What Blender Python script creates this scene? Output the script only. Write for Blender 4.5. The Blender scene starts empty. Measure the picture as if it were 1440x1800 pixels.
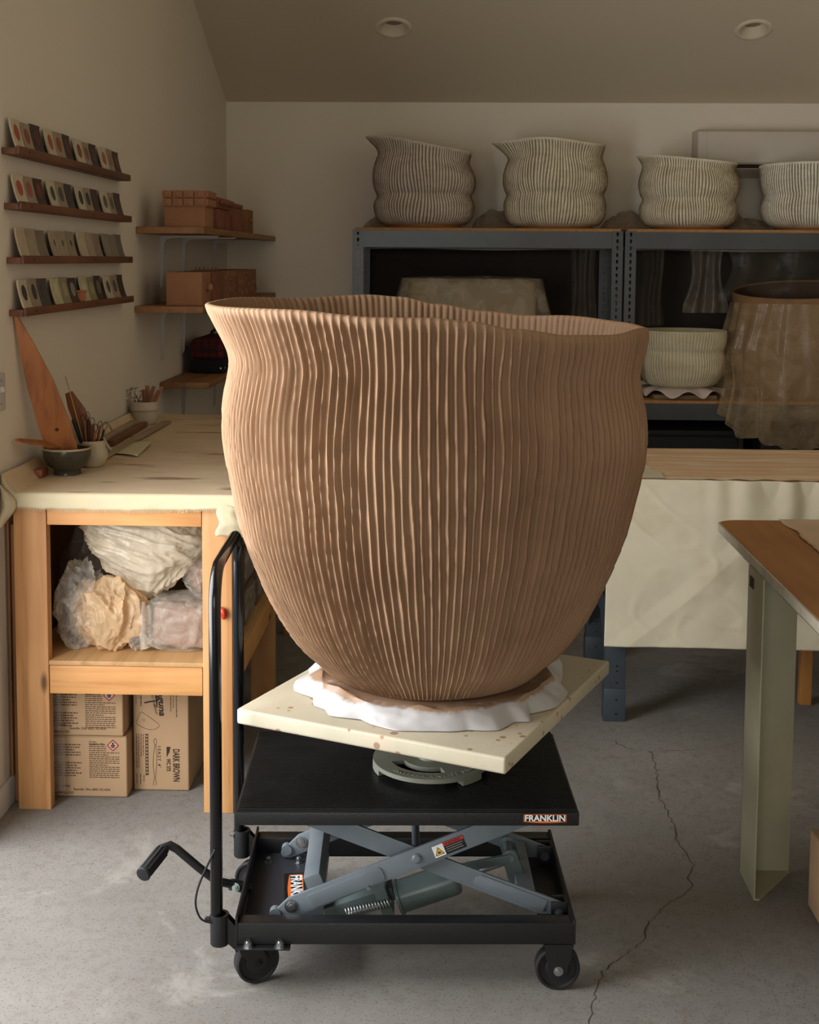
import bpy, bmesh, math, random
import numpy as np
from mathutils import Vector, Matrix, noise
random.seed(4)
PI = math.pi
R = math.radians
SC = bpy.context.scene
COL = SC.collection

# ------------------------------------------------------------------ camera
cam = bpy.data.cameras.new('camera')
cam.sensor_fit = 'HORIZONTAL'
cam.sensor_width = 36.0
cam.lens = 2270 / 1440 * 36.0
cam.shift_y = -(900 - 654) / 1440
cam.clip_end = 60
camo = bpy.data.objects.new('camera', cam)
camo.location = (0, 0, 1.74)
_p, _y, _r = R(5.0), R(1.75), R(0.4)
_fw = Vector((-math.sin(_y) * math.cos(_p), math.cos(_y) * math.cos(_p), -math.sin(_p)))
_rt = Vector((math.cos(_y), math.sin(_y), 0)); _up = _rt.cross(_fw)
_rt2 = _rt * math.cos(_r) + _up * math.sin(_r); _up2 = _up * math.cos(_r) - _rt * math.sin(_r)
camo.rotation_euler = Matrix((_rt2, _up2, -_fw)).transposed().to_euler()
COL.objects.link(camo)
SC.camera = camo

# ------------------------------------------------------------------ light and exposure
SC.view_settings.view_transform = 'Standard'
SC.view_settings.look = 'None'
SC.view_settings.gamma = 1.0
SC.view_settings.use_curve_mapping = False
SC.view_settings.exposure = 0.22
w = bpy.data.worlds.new('sky')
SC.world = w
w.use_nodes = True
w.node_tree.nodes['Background'].inputs[0].default_value = (0.55, 0.70, 1.0, 1)
w.node_tree.nodes['Background'].inputs[1].default_value = 0.6

def area_light(name, loc, direction, sx, sy, power, colr):
    l = bpy.data.lights.new(name, 'AREA')
    l.shape = 'RECTANGLE'; l.size = sx; l.size_y = sy
    l.energy = power; l.color = colr
    o = bpy.data.objects.new(name, l)
    o.location = loc
    o.rotation_euler = Vector(direction).to_track_quat('-Z', 'Z').to_euler()
    COL.objects.link(o)
    return o
# daylight entering by the wide side door (left, beside the photographer) and the entrance behind
area_light('side_door_daylight', (-1.85, 2.60, 1.42), (1, 0.05, -0.02), 1.9, 1.85, 118, (0.97, 0.97, 0.98))
area_light('entrance_daylight', (-1.0, -4.4, 1.5), (0.12, 1, -0.02), 2.4, 2.6, 86, (1.0, 0.95, 0.86))

# ------------------------------------------------------------------ helpers
def lin(c):
    return tuple(((v / 255) / 12.92 if v / 255 <= 0.04045 else ((v / 255 + 0.055) / 1.055) ** 2.4) for v in c[:3]) + (1.0,)

def link_parent(o, parent, local):
    COL.objects.link(o)
    if parent is not None:
        o.parent = parent
        if not local:
            off = Vector((0, 0, 0)); p = parent
            while p is not None:
                off -= p.location; p = p.parent
            o.location = o.location + off

def set_smooth(me, ang):
    if ang is None: return
    me.shade_smooth()
    bm = bmesh.new(); bm.from_mesh(me)
    for e in bm.edges:
        if len(e.link_faces) == 2:
            e.smooth = e.calc_face_angle(0.0) < ang
    bm.to_mesh(me); bm.free()

class MB:
    """collects shapes for one mesh"""
    def __init__(s):
        s.bm = bmesh.new(); s.mi = 0
    def _add(s, verts, faces):
        vs = [s.bm.verts.new(v) for v in verts]
        out = []
        for f in faces:
            try:
                fc = s.bm.faces.new([vs[i] for i in f]); fc.material_index = s.mi; out.append(fc)
            except ValueError:
                pass
        return vs, out
    def box(s, x0, x1, y0, y1, z0, z1, bev=0.0, M=None, seg=2):
        v = [(x, y, z) for z in (z0, z1) for y in (y0, y1) for x in (x0, x1)]
        vs, fs = s._add(v, [(0, 2, 3, 1), (4, 5, 7, 6), (0, 1, 5, 4), (1, 3, 7, 5), (3, 2, 6, 7), (2, 0, 4, 6)])
        allv = vs
        if bev > 0:
            es = list({e for f in fs for e in f.edges})
            r = bmesh.ops.bevel(s.bm, geom=es, offset=bev, segments=seg, affect='EDGES', profile=0.6)
            allv = list({v for f in r['faces'] for v in f.verts} | {v for v in vs if v.is_valid})
            for f in r['faces']: f.material_index = s.mi
        if M is not None:
            bmesh.ops.transform(s.bm, matrix=M, verts=[v for v in allv if v.is_valid])
        return s
    def bar(s, a, b, wd, th, up=(0, 0, 1), bev=0.0):
        """rectangular bar from a to b, wd along side axis, th along up axis"""
        a, b = Vector(a), Vector(b); d = b - a; L = d.length; x = d.normalized()
        u = Vector(up); u = (u - x * u.dot(x)).normalized(); y = u.cross(x)
        M = Matrix(((x.x, y.x, u.x, a.x), (x.y, y.y, u.y, a.y), (x.z, y.z, u.z, a.z), (0, 0, 0, 1)))
        return s.box(0, L, -wd / 2, wd / 2, -th / 2, th / 2, bev, M)
    def cyl(s, a, b, r0, r1=None, seg=16, caps=True):
        r1 = r0 if r1 is None else r1
        return s.tube([a, b], [r0, r1], seg, caps)
    def tube(s, pts, rad, seg=10, caps=True, closed=False):
        pts = [Vector(p) for p in pts]; n = len(pts)
        if not hasattr(rad, '__len__'): rad = [rad] * n
        t0 = (pts[1] - pts[0]).normalized()
        u = t0.orthogonal().normalized(); rings = []
        for i in range(n):
            if closed: t = (pts[(i + 1) % n] - pts[i - 1]).normalized()
            else: t = (pts[min(i + 1, n - 1)] - pts[max(i - 1, 0)]).normalized()
            u = (u - t * u.dot(t)).normalized(); v = t.cross(u)
            k = 1.0
            if not closed and 0 < i < n - 1:
                c = (pts[i] - pts[i - 1]).normalized().dot((pts[i + 1] - pts[i]).normalized())
                k = 1.0 / max(0.75, math.sqrt(max(0.0, (1 + c) / 2)))
            rings.append([s.bm.verts.new(pts[i] + (u * math.cos(2 * PI * j / seg) + v * math.sin(2 * PI * j / seg)) * rad[i] * (1 if k == 1 else k)) for j in range(seg)])
        m = n if closed else n - 1
        for i in range(m):
            A, Bq = rings[i], rings[(i + 1) % n]
            for j in range(seg):
                f = s.bm.faces.new((A[j], A[(j + 1) % seg], Bq[(j + 1) % seg], Bq[j])); f.material_index = s.mi
        if caps and not closed:
            f = s.bm.faces.new(list(reversed(rings[0]))); f.material_index = s.mi
            f = s.bm.faces.new(rings[-1]); f.material_index = s.mi
        return s
    def lathe(s, prof, seg=24, c=(0, 0, 0), M=None, wob=0.0):
        rings = []; new = []
        for (r, z) in prof:
            if r < 1e-6:
                v = s.bm.verts.new((c[0], c[1], c[2] + z)); rings.append([v]); new.append(v)
            else:
                ring = [s.bm.verts.new((c[0] + r * math.cos(2 * PI * j / seg), c[1] + r * math.sin(2 * PI * j / seg), c[2] + z)) for j in range(seg)]
                rings.append(ring); new += ring
        for a, b in zip(rings, rings[1:]):
            if len(a) == 1 and len(b) == 1: continue
            for j in range(seg):
                k = (j + 1) % seg
                if len(a) == 1: f = s.bm.faces.new((a[0], b[k], b[j]))
                elif len(b) == 1: f = s.bm.faces.new((a[j], a[k], b[0]))
                else: f = s.bm.faces.new((a[j], a[k], b[k], b[j]))
                f.material_index = s.mi
        if M is not None: bmesh.ops.transform(s.bm, matrix=M, verts=new)
        return s
    def prism(s, poly, d0, d1, M=None, bev=0.0):
        """poly in local xy, extruded along local z from d0 to d1, then moved by M"""
        n = len(poly)
        vs, fs = s._add([(p[0], p[1], d0) for p in poly] + [(p[0], p[1], d1) for p in poly],
                        [tuple(reversed(range(n))), tuple(range(n, 2 * n))] + [(i, (i + 1) % n, n + (i + 1) % n, n + i) for i in range(n)])
        allv = vs
        if bev > 0:
            es = list({e for f in fs for e in f.edges})
            r = bmesh.ops.bevel(s.bm, geom=es, offset=bev, segments=2, affect='EDGES', profile=0.6)
            for f in r['faces']: f.material_index = s.mi
            allv = list({v for f in r['faces'] for v in f.verts} | {v for v in vs if v.is_valid})
        if M is not None: bmesh.ops.transform(s.bm, matrix=M, verts=[v for v in allv if v.is_valid])
        return s
    def grid(s, fn, nu, nv, closed_u=False):
        """fn(u,v) for u,v in 0..1 -> point"""
        cu = nu if closed_u else nu + 1
        vs = [[s.bm.verts.new(fn(i / nu, j / nv)) for i in range(cu)] for j in range(nv + 1)]
        for j in range(nv):
            for i in range(nu):
                k = (i + 1) % cu
                f = s.bm.faces.new((vs[j][i], vs[j][k], vs[j + 1][k], vs[j + 1][i])); f.material_index = s.mi
        return s
    def build(s, name, mat, parent=None, smooth=R(40), local=False, solid=0.0):
        me = bpy.data.meshes.new(name)
        bmesh.ops.recalc_face_normals(s.bm, faces=s.bm.faces)
        s.bm.to_mesh(me); s.bm.free()
        for m in (mat if isinstance(mat, (list, tuple)) else [mat]): me.materials.append(m)
        set_smooth(me, smooth)
        o = bpy.data.objects.new(name, me)
        if parent is None and not local:
            co = [v.co for v in me.vertices]
            b = Vector(((min(v.x for v in co) + max(v.x for v in co)) / 2, (min(v.y for v in co) + max(v.y for v in co)) / 2, min(v.z for v in co)))
            me.transform(Matrix.Translation(-b)); o.location = b
        link_parent(o, parent, local)
        if solid:
            md = o.modifiers.new('thickness', 'SOLIDIFY'); md.thickness = solid; md.offset = 0
        return o

def fast_mesh(name, V, F, mat, smooth=True, matidx=None, attr=None):
    """V (n,3), F (m,4) numpy"""
    me = bpy.data.meshes.new(name)
    me.vertices.add(len(V)); me.vertices.foreach_set('co', V.astype(np.float32).ravel())
    me.loops.add(F.size); me.loops.foreach_set('vertex_index', F.astype(np.int32).ravel())
    me.polygons.add(len(F)); me.polygons.foreach_set('loop_start', np.arange(0, F.size, 4, dtype=np.int32))
    me.polygons.foreach_set('loop_total', np.full(len(F), 4, dtype=np.int32))
    if matidx is not None: me.polygons.foreach_set('material_index', matidx.astype(np.int32))
    me.update(calc_edges=True); me.validate()
    if smooth: me.shade_smooth()
    for m in (mat if isinstance(mat, (list, tuple)) else [mat]): me.materials.append(m)
    if attr is not None:
        a = me.attributes.new(attr[0], 'FLOAT', 'POINT'); a.data.foreach_set('value', attr[1].astype(np.float32))
    return me

def obj_from(me, name, loc=(0, 0, 0), parent=None, local=False):
    o = bpy.data.objects.new(name, me); o.location = loc
    link_parent(o, parent, local)
    return o

def tag(o, label, cat, group=None):
    o['label'] = label; o['category'] = cat
    if group: o['group'] = group
    return o
def struct(o, label=None):
    o['kind'] = 'structure'
    if label: o['label'] = label
    return o
def thing(name, loc, label, cat, group=None, rz=0.0):
    o = bpy.data.objects.new(name, None); o.location = loc; o.rotation_euler = (0, 0, rz)
    o.empty_display_size = 0.05
    COL.objects.link(o)
    return tag(o, label, cat, group)

def text_mesh(txt, size, name, mat, M, parent, local=False, extrude=0.0002, bold=0.0, sx=1.0, align='LEFT', shear=0.0, space=1.0):
    cu = bpy.data.curves.new(name, 'FONT'); cu.body = txt; cu.size = size; cu.extrude = extrude
    cu.offset = bold; cu.align_x = align; cu.shear = shear; cu.space_character = space; cu.resolution_u = 3
    tmp = bpy.data.objects.new('tmp', cu); COL.objects.link(tmp)
    dg = bpy.context.evaluated_depsgraph_get()
    me = bpy.data.meshes.new_from_object(tmp.evaluated_get(dg))
    bpy.data.objects.remove(tmp); bpy.data.curves.remove(cu)
    me.name = name
    me.transform(M @ Matrix.Diagonal((sx, 1, 1, 1)))
    me.materials.clear(); me.materials.append(mat)
    o = bpy.data.objects.new(name, me)
    link_parent(o, parent, local)
    return o
def frame_M(o, x, y):
    """matrix with local x,y axes along the given directions at o"""
    x = Vector(x).normalized(); y = Vector(y).normalized(); z = x.cross(y)
    return Matrix(((x.x, y.x, z.x, o[0]), (x.y, y.y, z.y, o[1]), (x.z, y.z, z.z, o[2]), (0, 0, 0, 1)))

# ------------------------------------------------------------------ materials
MATS = {}
def _nodes(name):
    m = bpy.data.materials.new(name); m.use_nodes = True
    nt = m.node_tree; b = nt.nodes['Principled BSDF']
    return m, nt, b
def _n(nt, t, **k):
    n = nt.nodes.new(t)
    for a, v in k.items(): setattr(n, a, v)
    return n
def _coords(nt, scale=(1, 1, 1), rot=(0, 0, 0)):
    tc = _n(nt, 'ShaderNodeTexCoord'); mp = _n(nt, 'ShaderNodeMapping')
    mp.inputs['Scale'].default_value = scale; mp.inputs['Rotation'].default_value = rot
    nt.links.new(tc.outputs['Object'], mp.inputs['Vector'])
    return mp.outputs['Vector']
def _noise(nt, vec, scale, detail=4, rough=0.55, dist=0.0):
    n = _n(nt, 'ShaderNodeTexNoise'); n.inputs['Scale'].default_value = scale
    n.inputs['Detail'].default_value = detail; n.inputs['Roughness'].default_value = rough; n.inputs['Distortion'].default_value = dist
    nt.links.new(vec, n.inputs['Vector']); return n.outputs['Fac']
def _ramp(nt, fac, stops):
    r = _n(nt, 'ShaderNodeValToRGB'); el = r.color_ramp.elements
    while len(el) > 1: el.remove(el[-1])
    el[0].position, el[0].color = stops[0]
    for p, c in stops[1:]:
        e = el.new(p); e.color = c
    nt.links.new(fac, r.inputs['Fac']); return r.outputs['Color']
def _mix(nt, fac, a, b, mode='MIX'):
    m = _n(nt, 'ShaderNodeMix', data_type='RGBA', blend_type=mode)
    for s, v in ((m.inputs[0], fac), (m.inputs[6], a), (m.inputs[7], b)):
        if hasattr(v, 'is_linked'): nt.links.new(v, s)
        else: s.default_value = v
    return m.outputs[2]
def _bump(nt, b, h, strength, dist=0.01):
    n = _n(nt, 'ShaderNodeBump'); n.inputs['Strength'].default_value = strength; n.inputs['Distance'].default_value = dist
    nt.links.new(h, n.inputs['Height']); nt.links.new(n.outputs['Normal'], b.inputs['Normal'])

def mat(name, c, rough=0.6, metal=0.0, var=0.12, scale=6.0, bump=0.0, bscale=80.0, spec=None, coat=0.0):
    if name in MATS: return MATS[name]
    m, nt, b = _nodes(name); L = lin(c)
    vec = _coords(nt)
    f = _noise(nt, vec, scale)
    lo = tuple(v * (1 - var) for v in L[:3]) + (1,); hi = tuple(min(1, v * (1 + var)) for v in L[:3]) + (1,)
    nt.links.new(_ramp(nt, f, [(0.3, lo), (0.7, hi)]), b.inputs['Base Color'])
    b.inputs['Roughness'].default_value = rough; b.inputs['Metallic'].default_value = metal
    if spec is not None: b.inputs['Specular IOR Level'].default_value = spec
    if coat: b.inputs['Coat Weight'].default_value = coat
    if bump: _bump(nt, b, _noise(nt, vec, bscale, 3), bump, 0.004)
    MATS[name] = m; return m

def wood(name, c1, c2, axis='z', rough=0.6, scale=1.0, knots=True):
    if name in MATS: return MATS[name]
    m, nt, b = _nodes(name)
    s = {'x': (1.2, 22, 22), 'y': (22, 1.2, 22), 'z': (22, 22, 1.2)}[axis]
    vec = _coords(nt, tuple(v * scale for v in s))
    f = _noise(nt, vec, 1.0, 5, 0.6, 0.6)
    c = _ramp(nt, f, [(0.28, lin(c2)), (0.5, lin(c1)), (0.75, tuple(min(1, v * 1.15) for v in lin(c1)[:3]) + (1,))])
    big = _noise(nt, _coords(nt), 3.0, 2)
    c = _mix(nt, _ramp(nt, big, [(0.35, (0, 0, 0, 1)), (0.7, (0.5, 0.5, 0.5, 1))]), c, lin(c2))
    if knots:
        s2 = {'x': (3, 9, 9), 'y': (9, 3, 9), 'z': (9, 9, 3)}[axis]
        v = _n(nt, 'ShaderNodeTexVoronoi'); v.inputs['Scale'].default_value = 1.0
        nt.links.new(_coords(nt, s2), v.inputs['Vector'])
        c = _mix(nt, _ramp(nt, v.outputs['Distance'], [(0.05, (1, 1, 1, 1)), (0.13, (0, 0, 0, 1))]), c, tuple(v_ * 0.35 for v_ in lin(c2)[:3]) + (1,))
    nt.links.new(c, b.inputs['Base Color'])
    b.inputs['Roughness'].default_value = rough
    _bump(nt, b, f, 0.15, 0.003)
    MATS[name] = m; return m

def film(name, c, alpha, rough=0.28, wr=14.0, amin=0.15):
    """thin polythene: part transparent, part milky and glossy, denser in the creases"""
    if name in MATS: return MATS[name]
    m, nt, b = _nodes(name)
    vec = _coords(nt)
    f = _noise(nt, vec, wr, 5, 0.65, 1.2)
    b.inputs['Base Color'].default_value = lin(c); b.inputs['Roughness'].default_value = rough
    tl = _n(nt, 'ShaderNodeBsdfTranslucent'); tl.inputs['Color'].default_value = lin(c)
    m1 = _n(nt, 'ShaderNodeMixShader'); m1.inputs[0].default_value = 0.3
    nt.links.new(b.outputs[0], m1.inputs[1]); nt.links.new(tl.outputs[0], m1.inputs[2])
    tr = _n(nt, 'ShaderNodeBsdfTransparent')
    m2 = _n(nt, 'ShaderNodeMixShader')
    a = _ramp(nt, f, [(0.3, (amin,) * 3 + (1,)), (0.62, (alpha,) * 3 + (1,)), (0.72, (min(1, alpha * 1.25),) * 3 + (1,))])
    nt.links.new(a, m2.inputs[0]); nt.links.new(tr.outputs[0], m2.inputs[1]); nt.links.new(m1.outputs[0], m2.inputs[2])
    nt.links.new(m2.outputs[0], nt.nodes['Material Output'].inputs['Surface'])
    _bump(nt, b, f, 0.6, 0.006)
    MATS[name] = m; return m

def canvas(name, c, stain=None, amount=0.5, sscale=(2, 2, 2), thr=0.5, rough=0.9, second=None):
    if name in MATS: return MATS[name]
    m, nt, b = _nodes(name)
    vec = _coords(nt)
    L = lin(c)
    col = _ramp(nt, _noise(nt, vec, 5, 5), [(0.3, tuple(v * 0.86 for v in L[:3]) + (1,)), (0.7, L)])
    if stain:
        f = _noise(nt, _coords(nt, sscale), 1.0, 6, 0.62, 0.4)
        col = _mix(nt, _ramp(nt, f, [(thr, (0, 0, 0, 1)), (thr + 0.14, (amount,) * 3 + (1,))]), col, lin(stain))
    if second:
        f = _noise(nt, _coords(nt, (2.4, 9.0, 5)), 1.0, 4, 0.55)
        col = _mix(nt, _ramp(nt, f, [(0.60, (0, 0, 0, 1)), (0.66, (0.75,) * 3 + (1,))]), col, lin(second))
    nt.links.new(col, b.inputs['Base Color'])
    b.inputs['Roughness'].default_value = rough; b.inputs['Specular IOR Level'].default_value = 0.2
    wv = _n(nt, 'ShaderNodeTexWave'); wv.inputs['Scale'].default_value = 160
    nt.links.new(vec, wv.inputs['Vector'])
    h = _mix(nt, 0.75, wv.outputs['Fac'], _noise(nt, vec, 9, 4))
    _bump(nt, b, h, 0.25, 0.008)
    MATS[name] = m; return m

PRINT = mat('box_print', (52, 38, 28), 0.85, var=0.05)
BLACKM = mat('black_powder_coat', (17, 18, 19), 0.42, 0.0, 0.12, 20, 0.15, 200)
BLACKG = mat('black_gloss_tube', (8, 8, 9), 0.16, 0.0, 0.05, spec=0.5)
RUBBER = mat('black_rubber', (20, 20, 21), 0.75, var=0.2, scale=30)
GREYM = mat('grey_painted_steel', (104, 114, 120), 0.45, 0.0, 0.10, 12, 0.05, 160)
GREYD = mat('grey_green_cylinder_paint', (88, 102, 100), 0.3, 0.0, 0.12, 14)
ZINC = mat('zinc_bolt', (175, 178, 180), 0.32, 1.0, 0.1, 40)

# ------------------------------------------------------------------ the room
def ceil_z(y): return 2.70 + 0.41 * (8.05 - y) if y >= 3.3 else 4.6475 - 0.41 * (3.3 - y)
XL, XR, YB, YF = -1.39, 2.76, 8.05, -1.4

def concrete():
    m, nt, b = _nodes('concrete_floor')
    vec = _coords(nt)
    c = _ramp(nt, _noise(nt, vec, 1.1, 6, 0.6, 0.3), [(0.3, lin((114, 111, 105))), (0.55, lin((132, 129, 123))), (0.75, lin((146, 143, 138)))])
    c = _mix(nt, _ramp(nt, _noise(nt, vec, 26, 5, 0.7), [(0.35, (0.35, 0.35, 0.35, 1)), (0.5, (0, 0, 0, 1))]), c, lin((105, 95, 82)))
    v = _n(nt, 'ShaderNodeTexNoise'); v.inputs['Scale'].default_value = 160; nt.links.new(vec, v.inputs['Vector'])
    c = _mix(nt, _ramp(nt, v.outputs['Fac'], [(0.33, (0.6, 0.6, 0.6, 1)), (0.42, (0, 0, 0, 1))]), c, lin((92, 82, 70)))
    c = _mix(nt, _ramp(nt, _noise(nt, _coords(nt, (1, 1, 1), (0.3, 0, 0.9)), 2.3, 7, 0.7, 0.8), [(0.56, (0, 0, 0, 1)), (0.66, (0.35, 0.35, 0.35, 1))]), c, lin((172, 168, 160)))
    nt.links.new(c, b.inputs['Base Color'])
    b.inputs['Roughness'].default_value = 0.78; b.inputs['Specular IOR Level'].default_value = 0.3
    _bump(nt, b, v.outputs['Fac'], 0.12, 0.003)
    return m
CONC = concrete()
WALL = mat('painted_wall', (232, 222, 204), 0.9, var=0.02, scale=1.2, bump=0.06, bscale=140)
CEILM = mat('painted_ceiling', (214, 200, 174), 0.92, var=0.03, scale=0.8, bump=0.05, bscale=120)
TRIMW = mat('white_trim', (200, 196, 188), 0.5, var=0.03)

mb = MB(); mb.box(XL - 0.12, XR + 0.12, YF - 0.12, YB + 0.12, -0.12, 0.0)
floor = struct(mb.build('floor', CONC, smooth=None))
CRACKM = mat('crack_shadow', (74, 64, 52), 0.95, var=0.2, scale=40)  # even dark colour of the flat crack strips
def crack(pts, wmin, wmax, seed):
    rnd = random.Random(seed); P = []
    for a, b in zip(pts, pts[1:]):
        n = max(2, int(math.dist(a, b) / 0.018))
        for i in range(n):
            t = i / n; P.append((a[0] + (b[0] - a[0]) * t + rnd.uniform(-.006, .006), a[1] + (b[1] - a[1]) * t + rnd.uniform(-.006, .006)))
    P.append(pts[-1])
    m = MB(); L = []
    for i, p in enumerate(P):
        wd = wmin + (wmax - wmin) * max(0, noise.noise(Vector((p[0] * 9, p[1] * 9, seed)))) * 1.5
        L.append((m.bm.verts.new((p[0] - wd / 2, p[1], 0.0006)), m.bm.verts.new((p[0] + wd / 2, p[1] + wd * 0.3, 0.0006))))
    for a, b in zip(L, L[1:]): m.bm.faces.new((a[0], a[1], b[1], b[0]))
    m.build('crack', CRACKM, floor, smooth=None)
CR1, CR2 = [(0.732, 4.481), (0.728, 4.387), (0.718, 4.238), (0.696, 4.098), (0.707, 3.968), (0.711, 3.866), (0.699, 3.768), (0.711, 3.694), (0.719, 3.622), (0.693, 3.552), (0.695, 3.492), (0.657, 3.435), (0.605, 3.386), (0.539, 3.277), (0.514, 3.191), (0.45, 3.115), (0.392, 3.04), (0.359, 2.928), (0.334, 2.824)], \
    [(0.614, 4.578), (0.646, 4.514), (0.703, 4.485), (0.732, 4.481), (0.805, 4.495), (0.931, 4.517), (1.084, 4.59)]
crack(CR1, .0025, .008, 1); crack(CR2, .002, .006, 2)

def wall_yz(name, x0, x1, polys, m=WALL):
    b = MB()
    M = Matrix(((0, 0, 1, 0), (1, 0, 0, 0), (0, 1, 0, 0), (0, 0, 0, 1)))
    for p in polys: b.prism(p, x0, x1, M)
    return struct(b.build(name, m, smooth=None))
DO0, DO1, DH = 1.7, 3.6, 2.3
wl = wall_yz('wall_left', XL - 0.12, XL, [
    [(DO1, 0), (YB, 0), (YB, ceil_z(YB)), (DO1, ceil_z(DO1))],
    [(YF, 0), (DO0, 0), (DO0, ceil_z(DO0)), (YF, ceil_z(YF))],
    [(DO0, DH), (DO1, DH), (DO1, ceil_z(DO1)), (3.3, ceil_z(3.3)), (DO0, ceil_z(DO0))]])
wall_yz('wall_right', XR, XR + 0.12, [[(YF, 0), (YB, 0), (YB, ceil_z(YB)), (3.3, ceil_z(3.3)), (YF, ceil_z(YF))]])
mb = MB(); mb.box(XL - .12, XR + .12, YB, YB + .12, 0, 2.70); struct(mb.build('wall_back', WALL, smooth=None))
mb = MB()
mb.box(0.5, XR + .12, YF - .12, YF, 0, ceil_z(YF)); mb.box(XL - .12, -1.35, YF - .12, YF, 0, ceil_z(YF)); mb.box(-1.35, 0.5, YF - .12, YF, 2.5, ceil_z(YF))
struct(mb.build('wall_front', WALL, smooth=None))
mb = MB()
M = Matrix(((0, 0, 1, 0), (1, 0, 0, 0), (0, 1, 0, 0), (0, 0, 0, 1)))
mb.prism([(YB + .12, ceil_z(YB + .12)), (3.3, ceil_z(3.3)), (YF - .12, ceil_z(YF - .12)), (YF - .12, ceil_z(YF - .12) + .1), (3.3, ceil_z(3.3) + .1), (YB + .12, ceil_z(YB + .12) + .1)], XL - .12, XR + .12, M)
ceiling = struct(mb.build('ceiling', CEILM, smooth=None))
mb = MB(); mb.box(XL, XL + .014, DO1 + .02, YB, 0, .085, .003); struct(mb.build('baseboard_left', TRIMW))

# recessed ceiling lights (off): holes cut in the ceiling, a stepped baffle in each
LTRIM = mat('light_trim_white', (222, 208, 182), 0.45, var=0.02)
LENS = mat('light_lens_frosted', (150, 136, 112), 0.5, var=0.02)
LPOS = ((-0.324, 7.28), (1.657, 7.293)); LA = math.atan(0.41); LMx = Matrix.Rotation(-LA, 4, 'X')
cut = MB()
for x, y in LPOS: cut.cyl(Vector((x, y, ceil_z(y))) + LMx @ Vector((0, 0, -.05)), Vector((x, y, ceil_z(y))) + LMx @ Vector((0, 0, .075)), .084, seg=40)
cut = cut.build('cutter', CEILM, smooth=None)
md = ceiling.modifiers.new('holes', 'BOOLEAN'); md.object = cut; md.operation = 'DIFFERENCE'; md.solver = 'EXACT'
dg = bpy.context.evaluated_depsgraph_get()
me = bpy.data.meshes.new_from_object(ceiling.evaluated_get(dg)); ceiling.modifiers.clear(); ceiling.data = me
bpy.data.objects.remove(cut)
for i, (x, y) in enumerate(LPOS):
    lt = thing('recessed_light', (x, y, ceil_z(y)), ['round white recessed ceiling light above the pot with the long spout', 'round white recessed ceiling light above the wall air conditioner'][i], 'ceiling light', 'recessed ceiling lights')
    mb = MB(); mb.lathe([(.074, .004), (.076, -.007), (.084, -.0105), (.096, -.008), (.102, -.002), (.102, .0), (.083, .0005)], 40, M=LMx); mb.build('trim_ring', LTRIM, lt, local=True)
    mb = MB(); mb.lathe([(.075, -.002), (.066, .030), (.058, .052)], 40, M=LMx); mb.build('baffle', LTRIM, lt, local=True)
    mb = MB(); mb.lathe([(.0, .050), (.050, .051), (.0585, .053), (.0585, .060), (0, .060)], 40, M=LMx); mb.build('lens', LENS, lt, local=True)
# light switch on the left wall
sw = thing('light_switch', (XL, 3.93, 1.32), 'white light switch plate on the left wall at the picture edge', 'switch')
mb = MB(); mb.box(0, .007, -.042, .042, -.058, .058, .003); mb.build('cover_plate', TRIMW, sw, local=True)
mb = MB(); mb.box(.007, .022, -.006, .006, -.004, .014, .002, Matrix.Rotation(R(-20), 4, 'Y')); mb.build('toggle', TRIMW, sw, local=True)
for z in (-.036, .036):
    mb = MB(); mb.cyl((.006, 0, z), (.0085, 0, z), .0035, seg=10); mb.build('screw', ZINC, sw, local=True)

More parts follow.
